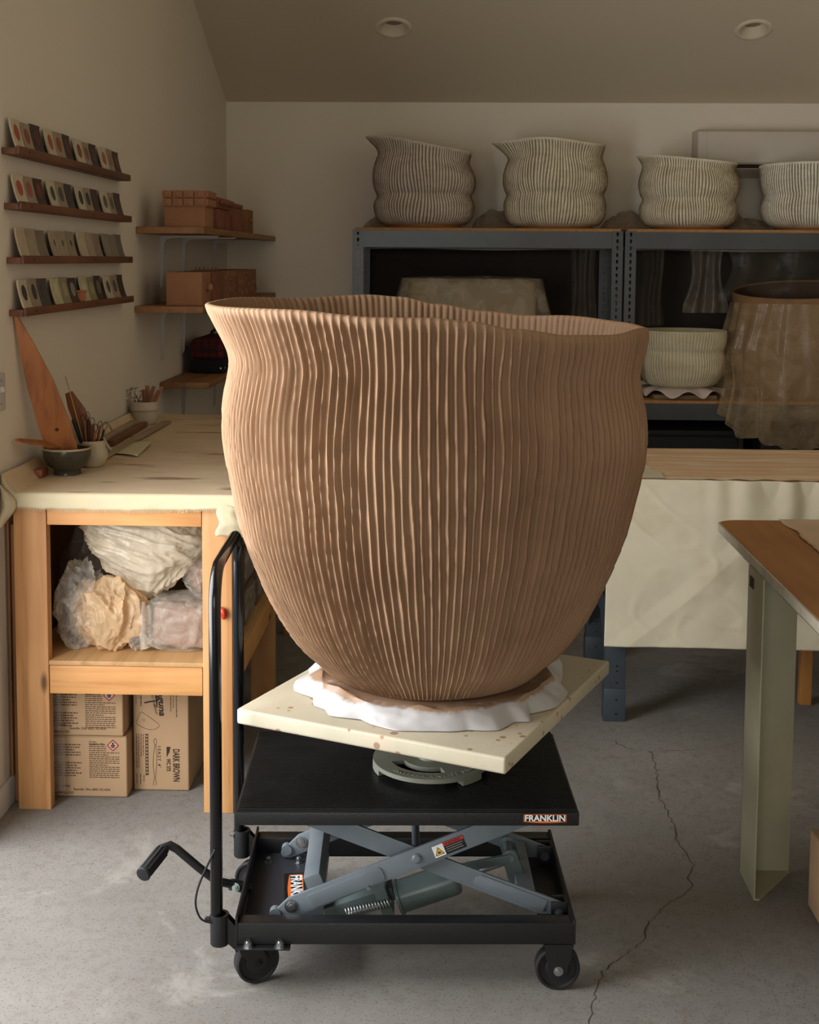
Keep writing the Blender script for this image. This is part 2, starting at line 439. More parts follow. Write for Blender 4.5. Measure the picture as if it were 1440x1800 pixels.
# ------------------------------------------------------------------ ribbed pots
def smooth_profile(prof, n):
    p = np.array(prof, float); d = np.r_[0, np.cumsum(np.hypot(*np.diff(p, axis=0).T))]; t = d / d[-1]
    m = np.gradient(p, t, axis=0)
    q = np.linspace(0, 1, n); k = np.clip(np.searchsorted(t, q, 'right') - 1, 0, len(t) - 2)
    h = (t[k + 1] - t[k])[:, None]; s = ((q - t[k]) / (t[k + 1] - t[k]))[:, None]
    out = (2 * s**3 - 3 * s**2 + 1) * p[k] + (s**3 - 2 * s**2 + s) * h * m[k] + (-2 * s**3 + 3 * s**2) * p[k + 1] + (s**3 - s**2) * h * m[k + 1]
    return out, q
def sst(a, b, x):
    t = np.clip((x - a) / (b - a), 0, 1); return t * t * (3 - 2 * t)
def ribbed_pot(name, prof, ribs, per, nz, depth, wall, spout, dz, mats, seed, wob=0.5, rimfade=0.97, nin=14, footfade=0.02, lump=0.0, inrib=0.5, neck=0.75, skew=0.72):
    rng = np.random.RandomState(seed)
    P, q = smooth_profile(prof, nz)
    nt_ = ribs * per
    th = np.arange(nt_) / nt_ * 2 * PI
    T, Q = np.meshgrid(th, q)
    r = np.repeat(P[:, :1], nt_, 1); z = np.repeat(P[:, 1:2], nt_, 1)
    H = P[:, 1].max() - P[:, 1].min()
    def field(terms, kmax, zmax):
        f = 0
        for _ in range(terms):
            k = rng.randint(1, kmax); f = f + rng.uniform(.5, 1) * np.sin(k * T + rng.uniform(-zmax, zmax) * Q + rng.uniform(0, 7))
        return f / math.sqrt(terms)
    w1 = field(8, 9, 9); w2 = field(10, ribs // 2, 26); w3 = field(10, ribs, 60)
    u = ribs * T / (2 * PI) + wob * (0.9 * w1 + 0.11 * w2 + 0.035 * w3)
    fr = u - np.floor(u)
    hsh = np.sin(np.floor(u) * 12.9898 + seed) * 43758.5453; hsh = hsh - np.floor(hsh)
    fr2 = np.clip(fr + 0.10 * (hsh - .5) * np.sin(2 * PI * fr), 0, 1) ** skew
    h = 1 - np.abs(np.sin(PI * fr2)) ** 1.0
    fade = sst(0, footfade, Q) * (1 - 0.75 * sst(rimfade, 1.0, Q))
    dep = depth * (0.75 + 0.5 * hsh) * (r / r.max()) ** 0.6
    g = np.clip(((z - P[0, 1]) / H - neck) / (1 - neck), 0, 1) ** 1.15
    sp = np.array([spout(t) for t in th]); dzv = np.array([dz(t) for t in th])
    rr = r + sp[None, :] * g + dep * (h - 1) * fade + lump * (0.6 * field(8, 7, 16) + 0.4 * field(8, 24, 50))
    zz = z + dzv[None, :] * sst(0.35, 1.0, Q)
    # lip and inside
    ro, zo = rr[-1], zz[-1]
    rings_r = [ro - wall * .25, ro - wall * .75, ro - wall]; rings_z = [zo + wall * .3, zo + wall * .3, zo - wall * .1]
    kin = np.linspace(nz - 3, 2, nin).astype(int)
    for k in kin:
        rings_r.append(np.maximum(r[k] + sp * g[k] - wall * 1.05 + inrib * dep[k] * (h[k] - 1), 0.02)); rings_z.append(np.maximum(zz[k], P[0, 1] + wall))
    rings_r.append(np.full(nt_, 0.001)); rings_z.append(np.full(nt_, P[0, 1] + wall))
    RR = np.vstack([np.full((1, nt_), .001), rr] + [x[None] for x in rings_r]); ZZ = np.vstack([np.full((1, nt_), P[0, 1]), zz] + [x[None] for x in rings_z])
    A = np.vstack([np.ones((1, nt_)), 1 - h * fade, np.ones((len(rings_r), nt_))])
    V = np.stack([RR * np.cos(th), RR * np.sin(th), ZZ], -1).reshape(-1, 3)
    nr = RR.shape[0]
    i = np.arange(nt_); j = np.arange(nr - 1)[:, None]
    F = np.stack([j * nt_ + i, j * nt_ + (i + 1) % nt_, (j + 1) * nt_ + (i + 1) % nt_, (j + 1) * nt_ + i], -1).reshape(-1, 4)
    idx = np.repeat((np.arange(nr - 1) > nz + 1).astype(int), nt_) if len(mats) > 1 else None
    return fast_mesh(name, V, F, mats, True, idx, ('rib', A.ravel()))

def clay_mat(name, stops, groove, gmix=0.5, rough=0.8, scale=(2.2, 2.2, 3.5), streak=None, patch=None, pscale=(3, 3, 14)):
    m, nt, b = _nodes(name)
    vec = _coords(nt)
    c = _ramp(nt, _noise(nt, _coords(nt, scale), 1.0, 5, 0.55, 0.3), stops)
    if patch:
        f = _noise(nt, _coords(nt, pscale), 1.0, 5, 0.65, 0.2)
        c = _mix(nt, _ramp(nt, f, [(0.45, (0, 0, 0, 1)), (0.68, (0.4,) * 3 + (1,))]), c, lin(patch))
    at = _n(nt, 'ShaderNodeAttribute'); at.attribute_name = 'rib'
    c = _mix(nt, _ramp(nt, at.outputs['Fac'], [(0.30, (gmix,) * 3 + (1,)), (0.85, (0, 0, 0, 1))]), c, lin(groove))
    if streak:
        f = _noise(nt, _coords(nt, (40, 40, 5)), 1.0, 3, 0.6)
        c = _mix(nt, _ramp(nt, f, [(0.5, (0, 0, 0, 1)), (0.65, (0.5,) * 3 + (1,))]), c, lin(streak))
    nt.links.new(c, b.inputs['Base Color']); b.inputs['Roughness'].default_value = rough
    b.inputs['Specular IOR Level'].default_value = 0.25
    _bump(nt, b, _noise(nt, vec, 55, 5, 0.6), 0.22, 0.004)
    MATS[name] = m; return m

HERO = clay_mat('brown_stoneware_clay', [(0.28, lin((124, 95, 71))), (0.5, lin((142, 112, 85))), (0.72, lin((155, 125, 97)))], (152, 120, 92), 0.3)
hp = [(.255, .0), (.268, .006), (.300, .035), (.345, .078), (.385, .135), (.425, .212), (.463, .305), (.487, .372), (.506, .460), (.523, .540), (.530, .610), (.528, .655), (.519, .705), (.511, .750), (.509, .775), (.512, .800), (.519, .835), (.524, .865), (.522, .885)]
def hs(t):
    d = abs((t - PI + PI) % (2 * PI) - PI)
    return 0.052 * math.exp(-(d / 0.85) ** 2) + 0.006 * math.sin(3 * t + 1)
def hz(t):
    d = math.degrees(t) % 360
    k = [(0, -.018), (20, -.014), (45, -.006), (60, -.010), (75, .000), (90, .018), (102, .038), (112, .044), (133, .036), (158, .042), (180, .036), (205, .034), (235, .036), (257, .024), (270, .024), (279, .017), (290, .0), (306, -.016), (323, -.020), (340, -.012), (360, -.018)]
    for (a, za), (b, zb) in zip(k, k[1:]):
        if a <= d <= b:
            s = (d - a) / (b - a); s = s * s * (3 - 2 * s); return za + (zb - za) * s
    return 0
me = ribbed_pot('ribbed_vessel', hp, 168, 9, 210, 0.0135, .016, hs, hz, [HERO], 11, wob=0.7, rimfade=0.965, lump=0.0022, neck=0.85)
vessel = obj_from(me, 'ribbed_vessel', (-.036, 3.22, .704))
tag(vessel, 'giant ribbed brown clay vessel with flared lip standing on the lift cart', 'vessel')

# white sheet wrapped round the slab under the vessel
def sheet_mat():
    m, nt, b = _nodes('clay_smeared_sheet')
    tc = _n(nt, 'ShaderNodeTexCoord'); sp = _n(nt, 'ShaderNodeSeparateXYZ'); nt.links.new(tc.outputs['Object'], sp.inputs[0])
    nz_ = _noise(nt, _coords(nt, (14, 14, 5)), 1.0, 5, 0.7)
    a = _n(nt, 'ShaderNodeMath', operation='MULTIPLY_ADD'); nt.links.new(nz_, a.inputs[0]); a.inputs[1].default_value = 0.034; nt.links.new(sp.outputs['Z'], a.inputs[2])
    c = _mix(nt, _ramp(nt, a.outputs[0], [(0.050, (0, 0, 0, 1)), (0.053, (0.9, 0.9, 0.9, 1))]), lin((176, 174, 172)), lin((138, 106, 76)))
    nt.links.new(c, b.inputs['Base Color']); b.inputs['Roughness'].default_value = 0.42
    _bump(nt, b, _noise(nt, _coords(nt), 30, 3), 0.2, 0.004)
    return m
_rs = random.Random(17); NK = 38
_kr = [_rs.uniform(.302, .342) for _ in range(NK)]; _kl = [_rs.uniform(.280, .298) for _ in range(NK)]; _kh = [_rs.uniform(.034, .052) for _ in range(NK)]; _km = [_rs.uniform(-.35, .5) for _ in range(NK)]
_ka = sorted((k + _rs.uniform(-.38, .38)) / NK for k in range(NK))
def knot(tab, u, sm=0.35):
    for k in range(NK):
        a, b_ = _ka[k], _ka[(k + 1) % NK]
        span = (b_ - a) % 1.0; d = (u - a) % 1.0
        if d <= span:
            t = d / span; t = t * (1 - sm) + sm * t * t * (3 - 2 * t)
            return tab[k] * (1 - t) + tab[(k + 1) % NK] * t
    return tab[0]
def sheet(u, v):
    """cloth skirt with straight-sided pleats between irregular fold lines"""
    th = u * 2 * PI; dg_ = math.degrees(th); ca, sa = math.cos(th), math.sin(th)
    bump = lambda a, w_: math.exp(-(((dg_ - a + 180) % 360 - 180) / w_) ** 2)
    rout = knot(_kr, u) + .020 * bump(183, 22) + .022 * bump(283, 14) + .018 * bump(25, 12)
    lip = knot(_kl, u); hgt = knot(_kh, u); md_ = knot(_km, u); n3 = noise.noise(Vector((ca * 13, sa * 13, 8.2)))
    if v < .25:
        s = v / .25; r = .02 + s * .245; z = .0405
    elif v < .42:
        s = (v - .25) / .17; r = .265 + s * (lip - .265); z = .0405 + (hgt - .0405) * s + .003 * n3 * s
    else:
        s = (v - .42) / .58
        r = lip + (rout - lip) * s + .012 * md_ * math.sin(s * PI)
        z = hgt * max(0.0, 1 - s) ** 1.05 + .006 * (md_ + .2) * math.sin(s * PI) + .0015 + .003 * noise.noise(Vector((ca * 9, sa * 9, s * 3 + 5))) * math.sin(s * PI)
        z += .045 * bump(22, 7) * math.sin(s * PI * .8)
    return (-.030 + r * ca, 3.205 + r * sa, .6605 + max(z, .0012))
mb = MB(); mb.grid(sheet, 360, 30, True)
o = mb.build('white_sheet', sheet_mat(), smooth=R(50), solid=.0015)
tag(o, 'crumpled white sheet smeared with clay under the giant vessel', 'sheet')

# foam board
def foam_mat():
    m, nt, b = _nodes('yellowed_foam_board')
    vec = _coords(nt)
    c = _ramp(nt, _noise(nt, vec, 4, 5), [(0.3, lin((174, 166, 143))), (0.7, lin((194, 186, 161)))])
    f = _noise(nt, _coords(nt, (5, 5, 5)), 1.0, 5, .6)
    c = _mix(nt, _ramp(nt, f, [(0.5, (0, 0, 0, 1)), (0.7, (0.45, 0.45, 0.45, 1))]), c, lin((198, 172, 146)))
    v = _n(nt, 'ShaderNodeTexVoronoi'); v.inputs['Scale'].default_value = 34; nt.links.new(vec, v.inputs['Vector'])
    f2 = _noise(nt, _coords(nt), 5.5, 2)
    d = _n(nt, 'ShaderNodeMath', operation='ADD'); nt.links.new(v.outputs['Distance'], d.inputs[0])
    e = _n(nt, 'ShaderNodeMath', operation='MULTIPLY_ADD'); nt.links.new(f2, e.inputs[0]); e.inputs[1].default_value = -1.6; e.inputs[2].default_value = 0.90
    nt.links.new(e.outputs[0], d.inputs[1])
    c = _mix(nt, _ramp(nt, d.outputs[0], [(0.20, (0.75, 0.75, 0.75, 1)), (0.28, (0, 0, 0, 1))]), c, lin((128, 92, 60)))
    nt.links.new(c, b.inputs['Base Color']); b.inputs['Roughness'].default_value = 0.55
    _bump(nt, b, _noise(nt, vec, 120, 2), 0.12, 0.003)
    return m
Lc, Fc, Rc = Vector((-.499, 3.008)), Vector((.136, 2.727)), Vector((.439, 3.434))
ctr = (Lc + Rc) / 2; ex = (Fc - Lc).normalized(); ang = math.atan2(ex.y, ex.x)
hx, hy = (Fc - Lc).length / 2, (Rc - Fc).length / 2
mb = MB(); mb.box(-hx, hx, -hy, hy, 0, .038, .007, seg=3)
o = mb.build('foam_board', foam_mat(), local=True); o.location = (ctr.x, ctr.y, .622); o.rotation_euler = (0, 0, ang)
tag(o, 'thick cream foam board speckled with clay under the giant vessel', 'board')

# ------------------------------------------------------------------ banding wheel
WHM = mat('cast_iron_grey_green', (122, 124, 110), 0.55, 0.1, 0.08, 20, 0.12, 160)
bwz = .451
bw = thing('banding_wheel', (-.036, 3.20, bwz), 'grey cast iron banding wheel between the cart top and the foam board', 'banding wheel')
mb = MB()
# base disc with a curved finger slot, built as sectors round the opening
Rb, zt, zb = .148, .024, .013
def slotpoint(a, side):
    pass
inner, seg = .046, 72
for side_z in (0,):
    a0, a1 = R(200), R(292)
    r1, r2 = .072, .106
    rad = [.001, .03, r1, r2, .114, Rb]
    V = {}
    def vtx(i, j, k):
        key = (i, j % seg, k)
        if key not in V:
            a = 2 * PI * (j % seg) / seg
            rr_ = rad[i]
            V[key] = mb.bm.verts.new((rr_ * math.cos(a), rr_ * math.sin(a), zt if k else zb))
        return V[key]
    def is_slot(i, j):
        a = 2 * PI * (j + .5) / seg
        return i == 2 and a0 < a < a1
    for i in range(len(rad) - 1):
        for j in range(seg):
            if is_slot(i, j): continue
            mb.bm.faces.new((vtx(i, j, 1), vtx(i + 1, j, 1), vtx(i + 1, j + 1, 1), vtx(i, j + 1, 1)))
            mb.bm.faces.new((vtx(i, j, 0), vtx(i, j + 1, 0), vtx(i + 1, j + 1, 0), vtx(i + 1, j, 0)))
            for jj, (ja, jb) in ((j - 1, (j, j)), (j + 1, (j + 1, j + 1))):
                if is_slot(i, jj % seg):
                    mb.bm.faces.new((vtx(i, ja, 0), vtx(i, ja, 1), vtx(i + 1, ja, 1), vtx(i + 1, ja, 0)))
            if i == 1 and is_slot(2, j): mb.bm.faces.new((vtx(2, j, 0), vtx(2, j, 1), vtx(2, j + 1, 1), vtx(2, j + 1, 0)))
            if i == 3 and is_slot(2, j): mb.bm.faces.new((vtx(3, j, 0), vtx(3, j, 1), vtx(3, j + 1, 1), vtx(3, j + 1, 0)))
            if i == len(rad) - 2: mb.bm.faces.new((vtx(i + 1, j, 0), vtx(i + 1, j, 1), vtx(i + 1, j + 1, 1), vtx(i + 1, j + 1, 0)))
base = mb.build('base', WHM, bw, local=True, smooth=R(30))
for a in (196, 316, 76):
    mb = MB(); pts = []
    for k in range(9):
        aa = R(a - 13 + 26 * k / 8); pts.append((aa, .0 if 0 < k < 8 else .010))
    for k in range(8):
        (aa, za), (ab, zb2) = pts[k], pts[k + 1]
        ri, ro_ = .126, .1485
        q = [(ri * math.cos(aa), ri * math.sin(aa)), (ro_ * math.cos(aa), ro_ * math.sin(aa)), (ro_ * math.cos(ab), ro_ * math.sin(ab)), (ri * math.cos(ab), ri * math.sin(ab))]
        mb._add([(x, y, z) for z in (0, .016) for x, y in q], [(3, 2, 1, 0), (4, 5, 6, 7), (0, 1, 5, 4), (1, 2, 6, 5), (2, 3, 7, 6), (3, 0, 4, 7)])
    bmesh.ops.remove_doubles(mb.bm, verts=mb.bm.verts, dist=1e-5)
    mb.build('foot', WHM, bw, local=True)
mb = MB(); mb.lathe([(.034, .023), (.032, .040), (.028, .060), (.024, .066), (.024, .14), (.034, .146)], 32); mb.build('pedestal', WHM, bw, local=True)
mb = MB(); mb.lathe([(0, .146), (.125, .150), (.148, .156), (.150, .163), (.147, .1705), (0, .1705)], 56); mb.build('turning_head', WHM, bw, local=True)
word = 'CALIFORNIA GLAZE PRODUCTS'
for k, ch in enumerate(word):
    if ch == ' ': continue
    a = R(226 + k * 5.0)
    rdl = .127
    text_mesh(ch, .013, 'cast_letter', WHM, frame_M((rdl * math.cos(a), rdl * math.sin(a), .0242), (-math.sin(a), math.cos(a), 0), (-math.cos(a), -math.sin(a), 0)) @ Matrix.Translation((0, -.004, 0)), base, True, extrude=.0010, bold=.0003, align='CENTER')

# ------------------------------------------------------------------ hydraulic lift cart
cart = thing('lift_cart', (-.098, 3.18, 0), 'black hydraulic scissor lift table cart with grey arms carrying the giant vessel', 'lift cart', rz=R(2.5))
def cb(name, m, b, parent=cart, smooth=R(35)): return b.build(name, m, parent, smooth, local=True)
def hexbolt(p, d, r=.008, h=.006, parent=cart, name='bolt', mt=ZINC, washer=True):
    d = Vector(d).normalized(); p = Vector(p); b = MB()
    if washer: b.cyl(p, p + d * .0015, r * 1.45, seg=18)
    b.cyl(p + d * .001, p + d * (.001 + h), r, seg=6); b.cyl(p + d * h, p + d * (h + .004), r * .55, seg=12)
    return cb(name, mt, b, parent, R(25))
# platform: steel tray with a ribbed rubber mat
RIBM = mat('black_ribbed_mat', (20, 21, 22), 0.36, var=0.25, scale=10)
b = MB(); b.box(-.405, .405, -.249, .262, .412, .444, .003)
platform = cb('platform', BLACKM, b)
b = MB(); b.box(-.400, .400, -.244, .257, .4435, .4465)
for k in range(58):
    y = -.240 + k * .0087
    b.box(-.398, .398, y, y + .0045, .446, .4495)
o = cb('rubber_mat', RIBM, b, platform, None); o['kind'] = 'stuff'
# maker's sticker, as printed
ORG = mat('sticker_orange', (226, 110, 40), 0.4, var=0.04); WHT = mat('sticker_white', (232, 230, 226), 0.4, var=0.02); STB = mat('sticker_black', (14, 14, 15), 0.4, var=0.02)
YEL = mat('sticker_yellow', (222, 176, 40), 0.4, var=0.03); RED = mat('sticker_red', (190, 52, 44), 0.4, var=0.04)
def franklin(M, wd, ht, parent):
    b = MB(); b.box(0, wd, 0, ht, 0, .0004, M=M); st = cb('maker_sticker', STB, b, parent, None)
    b = MB(); e = ht * .10
    def edge(pts): b.prism(pts, .0004, .0006, M)
    x0, x1, y0, y1, t = wd * .05, wd * .95, ht * .26, ht * .94, ht * .055
    edge([(x0, y1 - t), (x1, y1 - t), (x1, y1), (x0, y1)])
    edge([(x0, y0), (x0 + t, y0), (x0 + t, y1), (x0, y1)]); edge([(x1 - t, y0), (x1, y0), (x1, y1), (x1 - t, y1)])
    lo = [(x0 + (x1 - x0) * k / 10, y0 - ht * .10 * math.sin(PI * k / 10)) for k in range(11)]
    up = [(x0 + (x1 - x0) * k / 10, y0 + ht * .06 + ht * .10 * (math.sin(PI * k / 10) if 2 < k < 8 else 0)) for k in range(11)]
    b2 = [(p[0], min(p[1], q[1])) for p, q in zip(lo, up)]
    for k in range(10): edge([b2[k], b2[k + 1], (up[k + 1][0], y0 + ht * (.02 + .05 * math.sin(PI * (k + 1) / 10))), (up[k][0], y0 + ht * (.02 + .05 * math.sin(PI * k / 10)))])
    cb('orange_border', ORG, b, st, None)
    text_mesh('FRANKLIN', ht * .78, 'lettering', WHT, M @ Matrix.Translation((wd * .5, ht * .34, .0007)), st, True, extrude=.0001, bold=ht * .022, sx=wd * .84 / (ht * .78 * 4.55), align='CENTER')
franklin(frame_M((.268, -.2492, .4155), (1, 0, 0), (0, 0, 1)), .112, .0265, platform)
# base frame
b = MB(); b.box(-.400, .400, -.247, -.205, .119, .172, .003); cb('base_rail', BLACKM, b)
b = MB(); b.box(-.400, .400, .205, .247, .119, .172, .003); cb('base_rail', BLACKM, b)
b = MB(); b.box(-.406, -.400, -.247, .247, .100, .186, .001); cb('end_plate', BLACKM, b)
b = MB(); b.box(.394, .402, -.247, .247, .119, .178, .001); cb('end_plate', BLACKM, b)
DKP = mat('dark_grey_plate', (46, 48, 54), 0.4, var=0.08, scale=8)
b = MB(); b.box(-.399, -.205, -.204, .204, .126, .130); deck = cb('deck_plate', DKP, b)
b = MB(); b.box(.325, .394, -.204, .204, .126, .130); cb('deck_plate', BLACKM, b)
franklin(frame_M((-.318, .085, .1305), (.09, -1, 0), (1, .09, 0)), .175, .052, deck)
for (x, y) in ((-.365, .150), (-.285, .150), (-.365, -.175)):
    hexbolt((x, y, .130), (0, 0, 1), .0075, .012, deck, 'deck_bolt')
# caster plates with nuts under the left end
b = MB(); b.box(-.404, -.275, -.262, -.150, .112, .118, .002); pl = cb('caster_plate', BLACKM, b)
for x in (-.375, -.300): hexbolt((x, -.255, .118), (0, 0, 1), .009, .012, pl, 'plate_bolt')
b = MB(); b.box(-.404, -.275, .150, .262, .112, .118, .002); cb('caster_plate', BLACKM, b)
# casters
def caster(cx, cy, swivel, ang):
    b = MB(); M = Matrix.Translation((cx, cy, 0)) @ Matrix.Rotation(R(ang), 4, 'Z')
    top = .112 if swivel else .119
    if swivel: b.lathe([(0, .112), (.03, .112), (.032, .104), (.026, .098), (0, .098)], 24, M=M)
    for s in (-1, 1):
        if swivel: poly = [(-.026, .106), (.032, .106), (.044, .060), (.036, .044), (.020, .044), (-.020, .085)]
        else: poly = [(-.034, .119), (.034, .119), (.030, .085), (.016, .040), (-.012, .040), (-.030, .085)]
        Mf = M @ Matrix(((1, 0, 0, 0), (0, 0, 1, s * .0235 - .0015), (0, 1, 0, 0), (0, 0, 0, 1)))
        b.prism(poly, 0, .003, Mf)
    b.box(-.034, .036, -.0235, .0235, top - .008, top - .0045, M=M)
    hx = .026 if swivel else 0
    c = cb('caster_fork', BLACKM, b)
    Mw = M @ Matrix.Translation((hx, 0, .0535)) @ Matrix.Rotation(R(90), 4, 'X')
    b = MB(); b.lathe([(.046, -.016), (.050, -.0165), (.0535, -.012), (.0535, .012), (.050, .0165), (.046, .016), (.043, .011), (.030, .010), (.027, .015), (.010, .016), (.010, -.016), (.027, -.015), (.030, -.010), (.043, -.011), (.046, -.016)], 40, M=Mw)
    cb('wheel', RUBBER, b, c)
    p = M @ Vector((hx, -.025, .0535)); q = (M.to_3x3() @ Vector((0, -1, 0)))
    hexbolt(p, q, .008, .006, c, 'axle_bolt', ZINC if not swivel else BLACKM)
caster(-.385, -.205, True, 24); caster(-.385, .200, True, 160)
caster(.362, -.223, False, 0); caster(.350, .200, False, 0)
# handle: bent tube in two sockets
b = MB(); hp_ = [(-.452, -.228, .125), (-.452, -.228, .60), (-.452, -.228, .930)]
for k in range(1, 7):
    a = R(90 * k / 6); hp_.append((-.452, -.228 + .085 * (1 - math.cos(a)), .930 + .085 * math.sin(a)))
for k in range(7):
    a = R(90 * k / 6); hp_.append((-.452, .228 - .085 + .085 * math.sin(a), 1.015 - .085 * (1 - math.cos(a))))
hp_ += [(-.452, .228, .60), (-.452, .228, .125)]
b.tube(hp_, .0145, 18); cb('handle', BLACKG, b, smooth=R(60))
for s in (-1, 1):
    b = MB(); b.lathe([(.0155, .186), (.022, .186), (.0225, .184), (.0225, .114), (.021, .112), (0, .112)], 28, c=(-.445, s * .228, 0))
    sk = cb('handle_socket', BLACKM, b)
    for y in (-.010, .010):
        b = MB(); Mg = Matrix(((1, 0, 0, 0), (0, 0, 1, s * .228 + y), (0, 1, 0, 0), (0, 0, 0, 1)))
        b.prism([(-.425, .182), (-.406, .160), (-.406, .100), (-.425, .118)], -.0015, .0015, Mg); cb('gusset', BLACKM, b, sk)
    hexbolt((-.467, s * .228, .172), (-1, 0, 0), .007, .009, sk, 'set_bolt', ZINC if s > 0 else BLACKM)
# foot lever and rubber grip
b = MB(); b.tube([(-.400, .00, .133), (-.430, -.012, .148), (-.475, -.045, .174), (-.520, -.05, .212), (-.575, -.052, .262), (-.592, -.053, .272), (-.604, -.060, .270), (-.610, -.075, .262)], .0105, 14)
lev = cb('foot_lever', BLACKM, b, smooth=R(60))
b = MB(); b.cyl((-.398, 0, .133), (-.445, -.02, .154), .0145, seg=16); cb('lever_socket', BLACKM, b, lev)
hexbolt((-.432, -.029, .150), (-.2, -1, .2), .008, .006, lev, 'lever_bolt', mat('pale_green_zinc', (160, 176, 168), .4, .6))
b = MB(); A_, B_ = Vector((-.606, -.064, .268)), Vector((-.640, -.150, .245))
b.cyl(A_, B_, .0150, .0165, 20)
d = (B_ - A_).normalized(); u = d.orthogonal().normalized(); v = d.cross(u)
for k in range(10):
    a = 2 * PI * k / 10; off = (u * math.cos(a) + v * math.sin(a)) * .0158
    b.bar(A_ + d * .008 + off, B_ - d * .008 + off, .005, .004, off, .0012)
b.lathe([(0, .006), (.017, .004), (.019, 0), (.0175, -.005), (0, -.006)], 20, M=frame_M(B_, u, v))
cb('rubber_grip', RUBBER, b, lev)
# control cable looping from the handle
b = MB(); cp = []
K = [(-.452, -.244, .352), (-.470, -.246, .315), (-.492, -.247, .262), (-.499, -.247, .220), (-.490, -.247, .188), (-.476, -.246, .176), (-.462, -.243, .172)]
for i in range(len(K) - 1):
    p0, p1, p2, p3 = [Vector(K[max(0, min(len(K) - 1, i + j))]) for j in (-1, 0, 1, 2)]
    for t in (0, .25, .5, .75):
        cp.append(.5 * ((2 * p1) + (p2 - p0) * t + (2 * p0 - 5 * p1 + 4 * p2 - p3) * t * t + (3 * p1 - p0 - 3 * p2 + p3) * t ** 3))
cp.append(Vector(K[-1])); b.tube(cp, .0026, 8); cb('release_cable', RUBBER, b, smooth=R(60))
# scissor arms
def arm(a, c2, y, th, wd, name, cham=True, lip=None):
    """flat arm between (x,z) points at depth y"""
    a, c2 = Vector((a[0], a[1])), Vector((c2[0], c2[1])); d = (c2 - a).normalized(); n = Vector((-d.y, d.x))
    L = (c2 - a).length; h = wd / 2
    poly = [(0, -h * .55), (.018, -h), (L, -h), (L, h), (.062, h), (.012, h * .15), (0, -h * .1)]
    M = Matrix(((d.x, n.x, 0, a.x), (0, 0, 1, y), (d.y, n.y, 0, a.y), (0, 0, 0, 1)))
    b = MB(); b.prism(poly, -th / 2, th / 2, M, .0012)
    o = cb(name, GREYM, b)
    if lip:
        b = MB(); r = .010; l0, l1 = lip
        pts = []
        for (cx, cy, a0) in ((l1 - r, h * .62 - r, 0), (l0 + r, h * .62 - r, 90), (l0 + r, -h * .80 + r, 180), (l1 - r, -h * .80 + r, 270)):
            for k in range(5): pts.append((cx + r * math.cos(R(a0 + k * 22.5)), cy + r * math.sin(R(a0 + k * 22.5))))
        b.prism(pts, -th / 2 - .0035, -th / 2 + .001, M, .0008); cb('pressed_panel', GREYM, b, o)
    return o
A0, A1 = (-.335, .150), (.300, .410)
B0, B1 = (.395, .145), (-.290, .412)
fa = arm(A0, A1, -.172, .008, .050, 'scissor_arm', lip=(.105, .300))
ra = arm(A0, A1, .172, .008, .050, 'scissor_arm')
fb = arm(B0, B1, -.150, .008, .046, 'scissor_arm')
rb = arm(B0, B1, .150, .008, .046, 'scissor_arm')
# pressed panel on the inner arm near the right bracket
d = (Vector((B1[0], B1[1])) - Vector((B0[0], B0[1]))).normalized(); n = Vector((-d.y, d.x))
M = Matrix(((d.x, n.x, 0, B0[0]), (0, 0, 1, -.150), (d.y, n.y, 0, B0[1]), (0, 0, 0, 1)))
b = MB(); b.prism([(.06, -.017), (.235, -.017), (.245, -.008), (.245, .008), (.235, .014), (.06, .014)], -.0075, -.003, M, .001); cb('pressed_panel', GREYM, b, fb)
hexbolt((-.279, -.176, .178), (0, -1, 0), .0115, .006, fa, 'pivot_bolt')
b = MB(); b.cyl((-.318, -.180, .158), (-.318, -.16, .158), .014, seg=22); cb('roller', GREYM, b, fa)
b = MB(); b.cyl((-.318, .180, .158), (-.318, .16, .158), .014, seg=22); cb('roller', GREYM, b, ra)
hexbolt((-.279, .167, .178), (0, -1, 0), .0105, .008, ra, 'pivot_bolt')
hexbolt((.024, .1455, .300), (0, -1, 0), .011, .006, rb, 'pivot_bolt')
b = MB(); b.lathe([(0, .008), (.008, .007), (.012, .003), (.0125, 0)], 24, M=frame_M((.024, -.176, .298), (1, 0, 0), (0, 0, 1))); cb('centre_pin', GREYM, b, fa)
b = MB(); b.tube([(-.092, -.1765, .228), (-.092, -.188, .227)], .0045, 12); cb('stop_pin', ZINC, b, fa)
# cross tubes between the arms
b = MB(); b.box(-.245, -.203, -.168, .168, .212, .252, .004, Matrix.Translation((-.224, 0, .232)) @ Matrix.Rotation(R(-22), 4, 'Y') @ Matrix.Translation((.224, 0, -.232))); cb('cross_tube', GREYM, b)
b = MB(); b.box(.275, .318, -.146, .146, .160, .196, .004); cb('cross_tube', GREYM, b)
b = MB(); b.cyl((.024, -.17, .300), (.024, .17, .300), .010, seg=16); cb('pivot_rod', GREYM, b)
b = MB(); b.cyl((.008, .10, .30), (.008, .10, .412), .007, seg=12); cb('lift_stop_rod', GREYM, b)
# hinge brackets at the right end
for y in (-.150, .150):
    b = MB(); b.box(.352, .394, y - .021, y - .015, .131, .184, .002); b.box(.352, .394, y + .015, y + .021, .131, .184, .002); b.box(.388, .394, y - .021, y + .021, .131, .184)
    br = cb('hinge_bracket', BLACKM, b)
    hexbolt((.372, y - .021, .156), (0, -1, 0), .008, .005, br, 'hinge_pin', mat('dull_steel', (92, 94, 96), .5, .8))
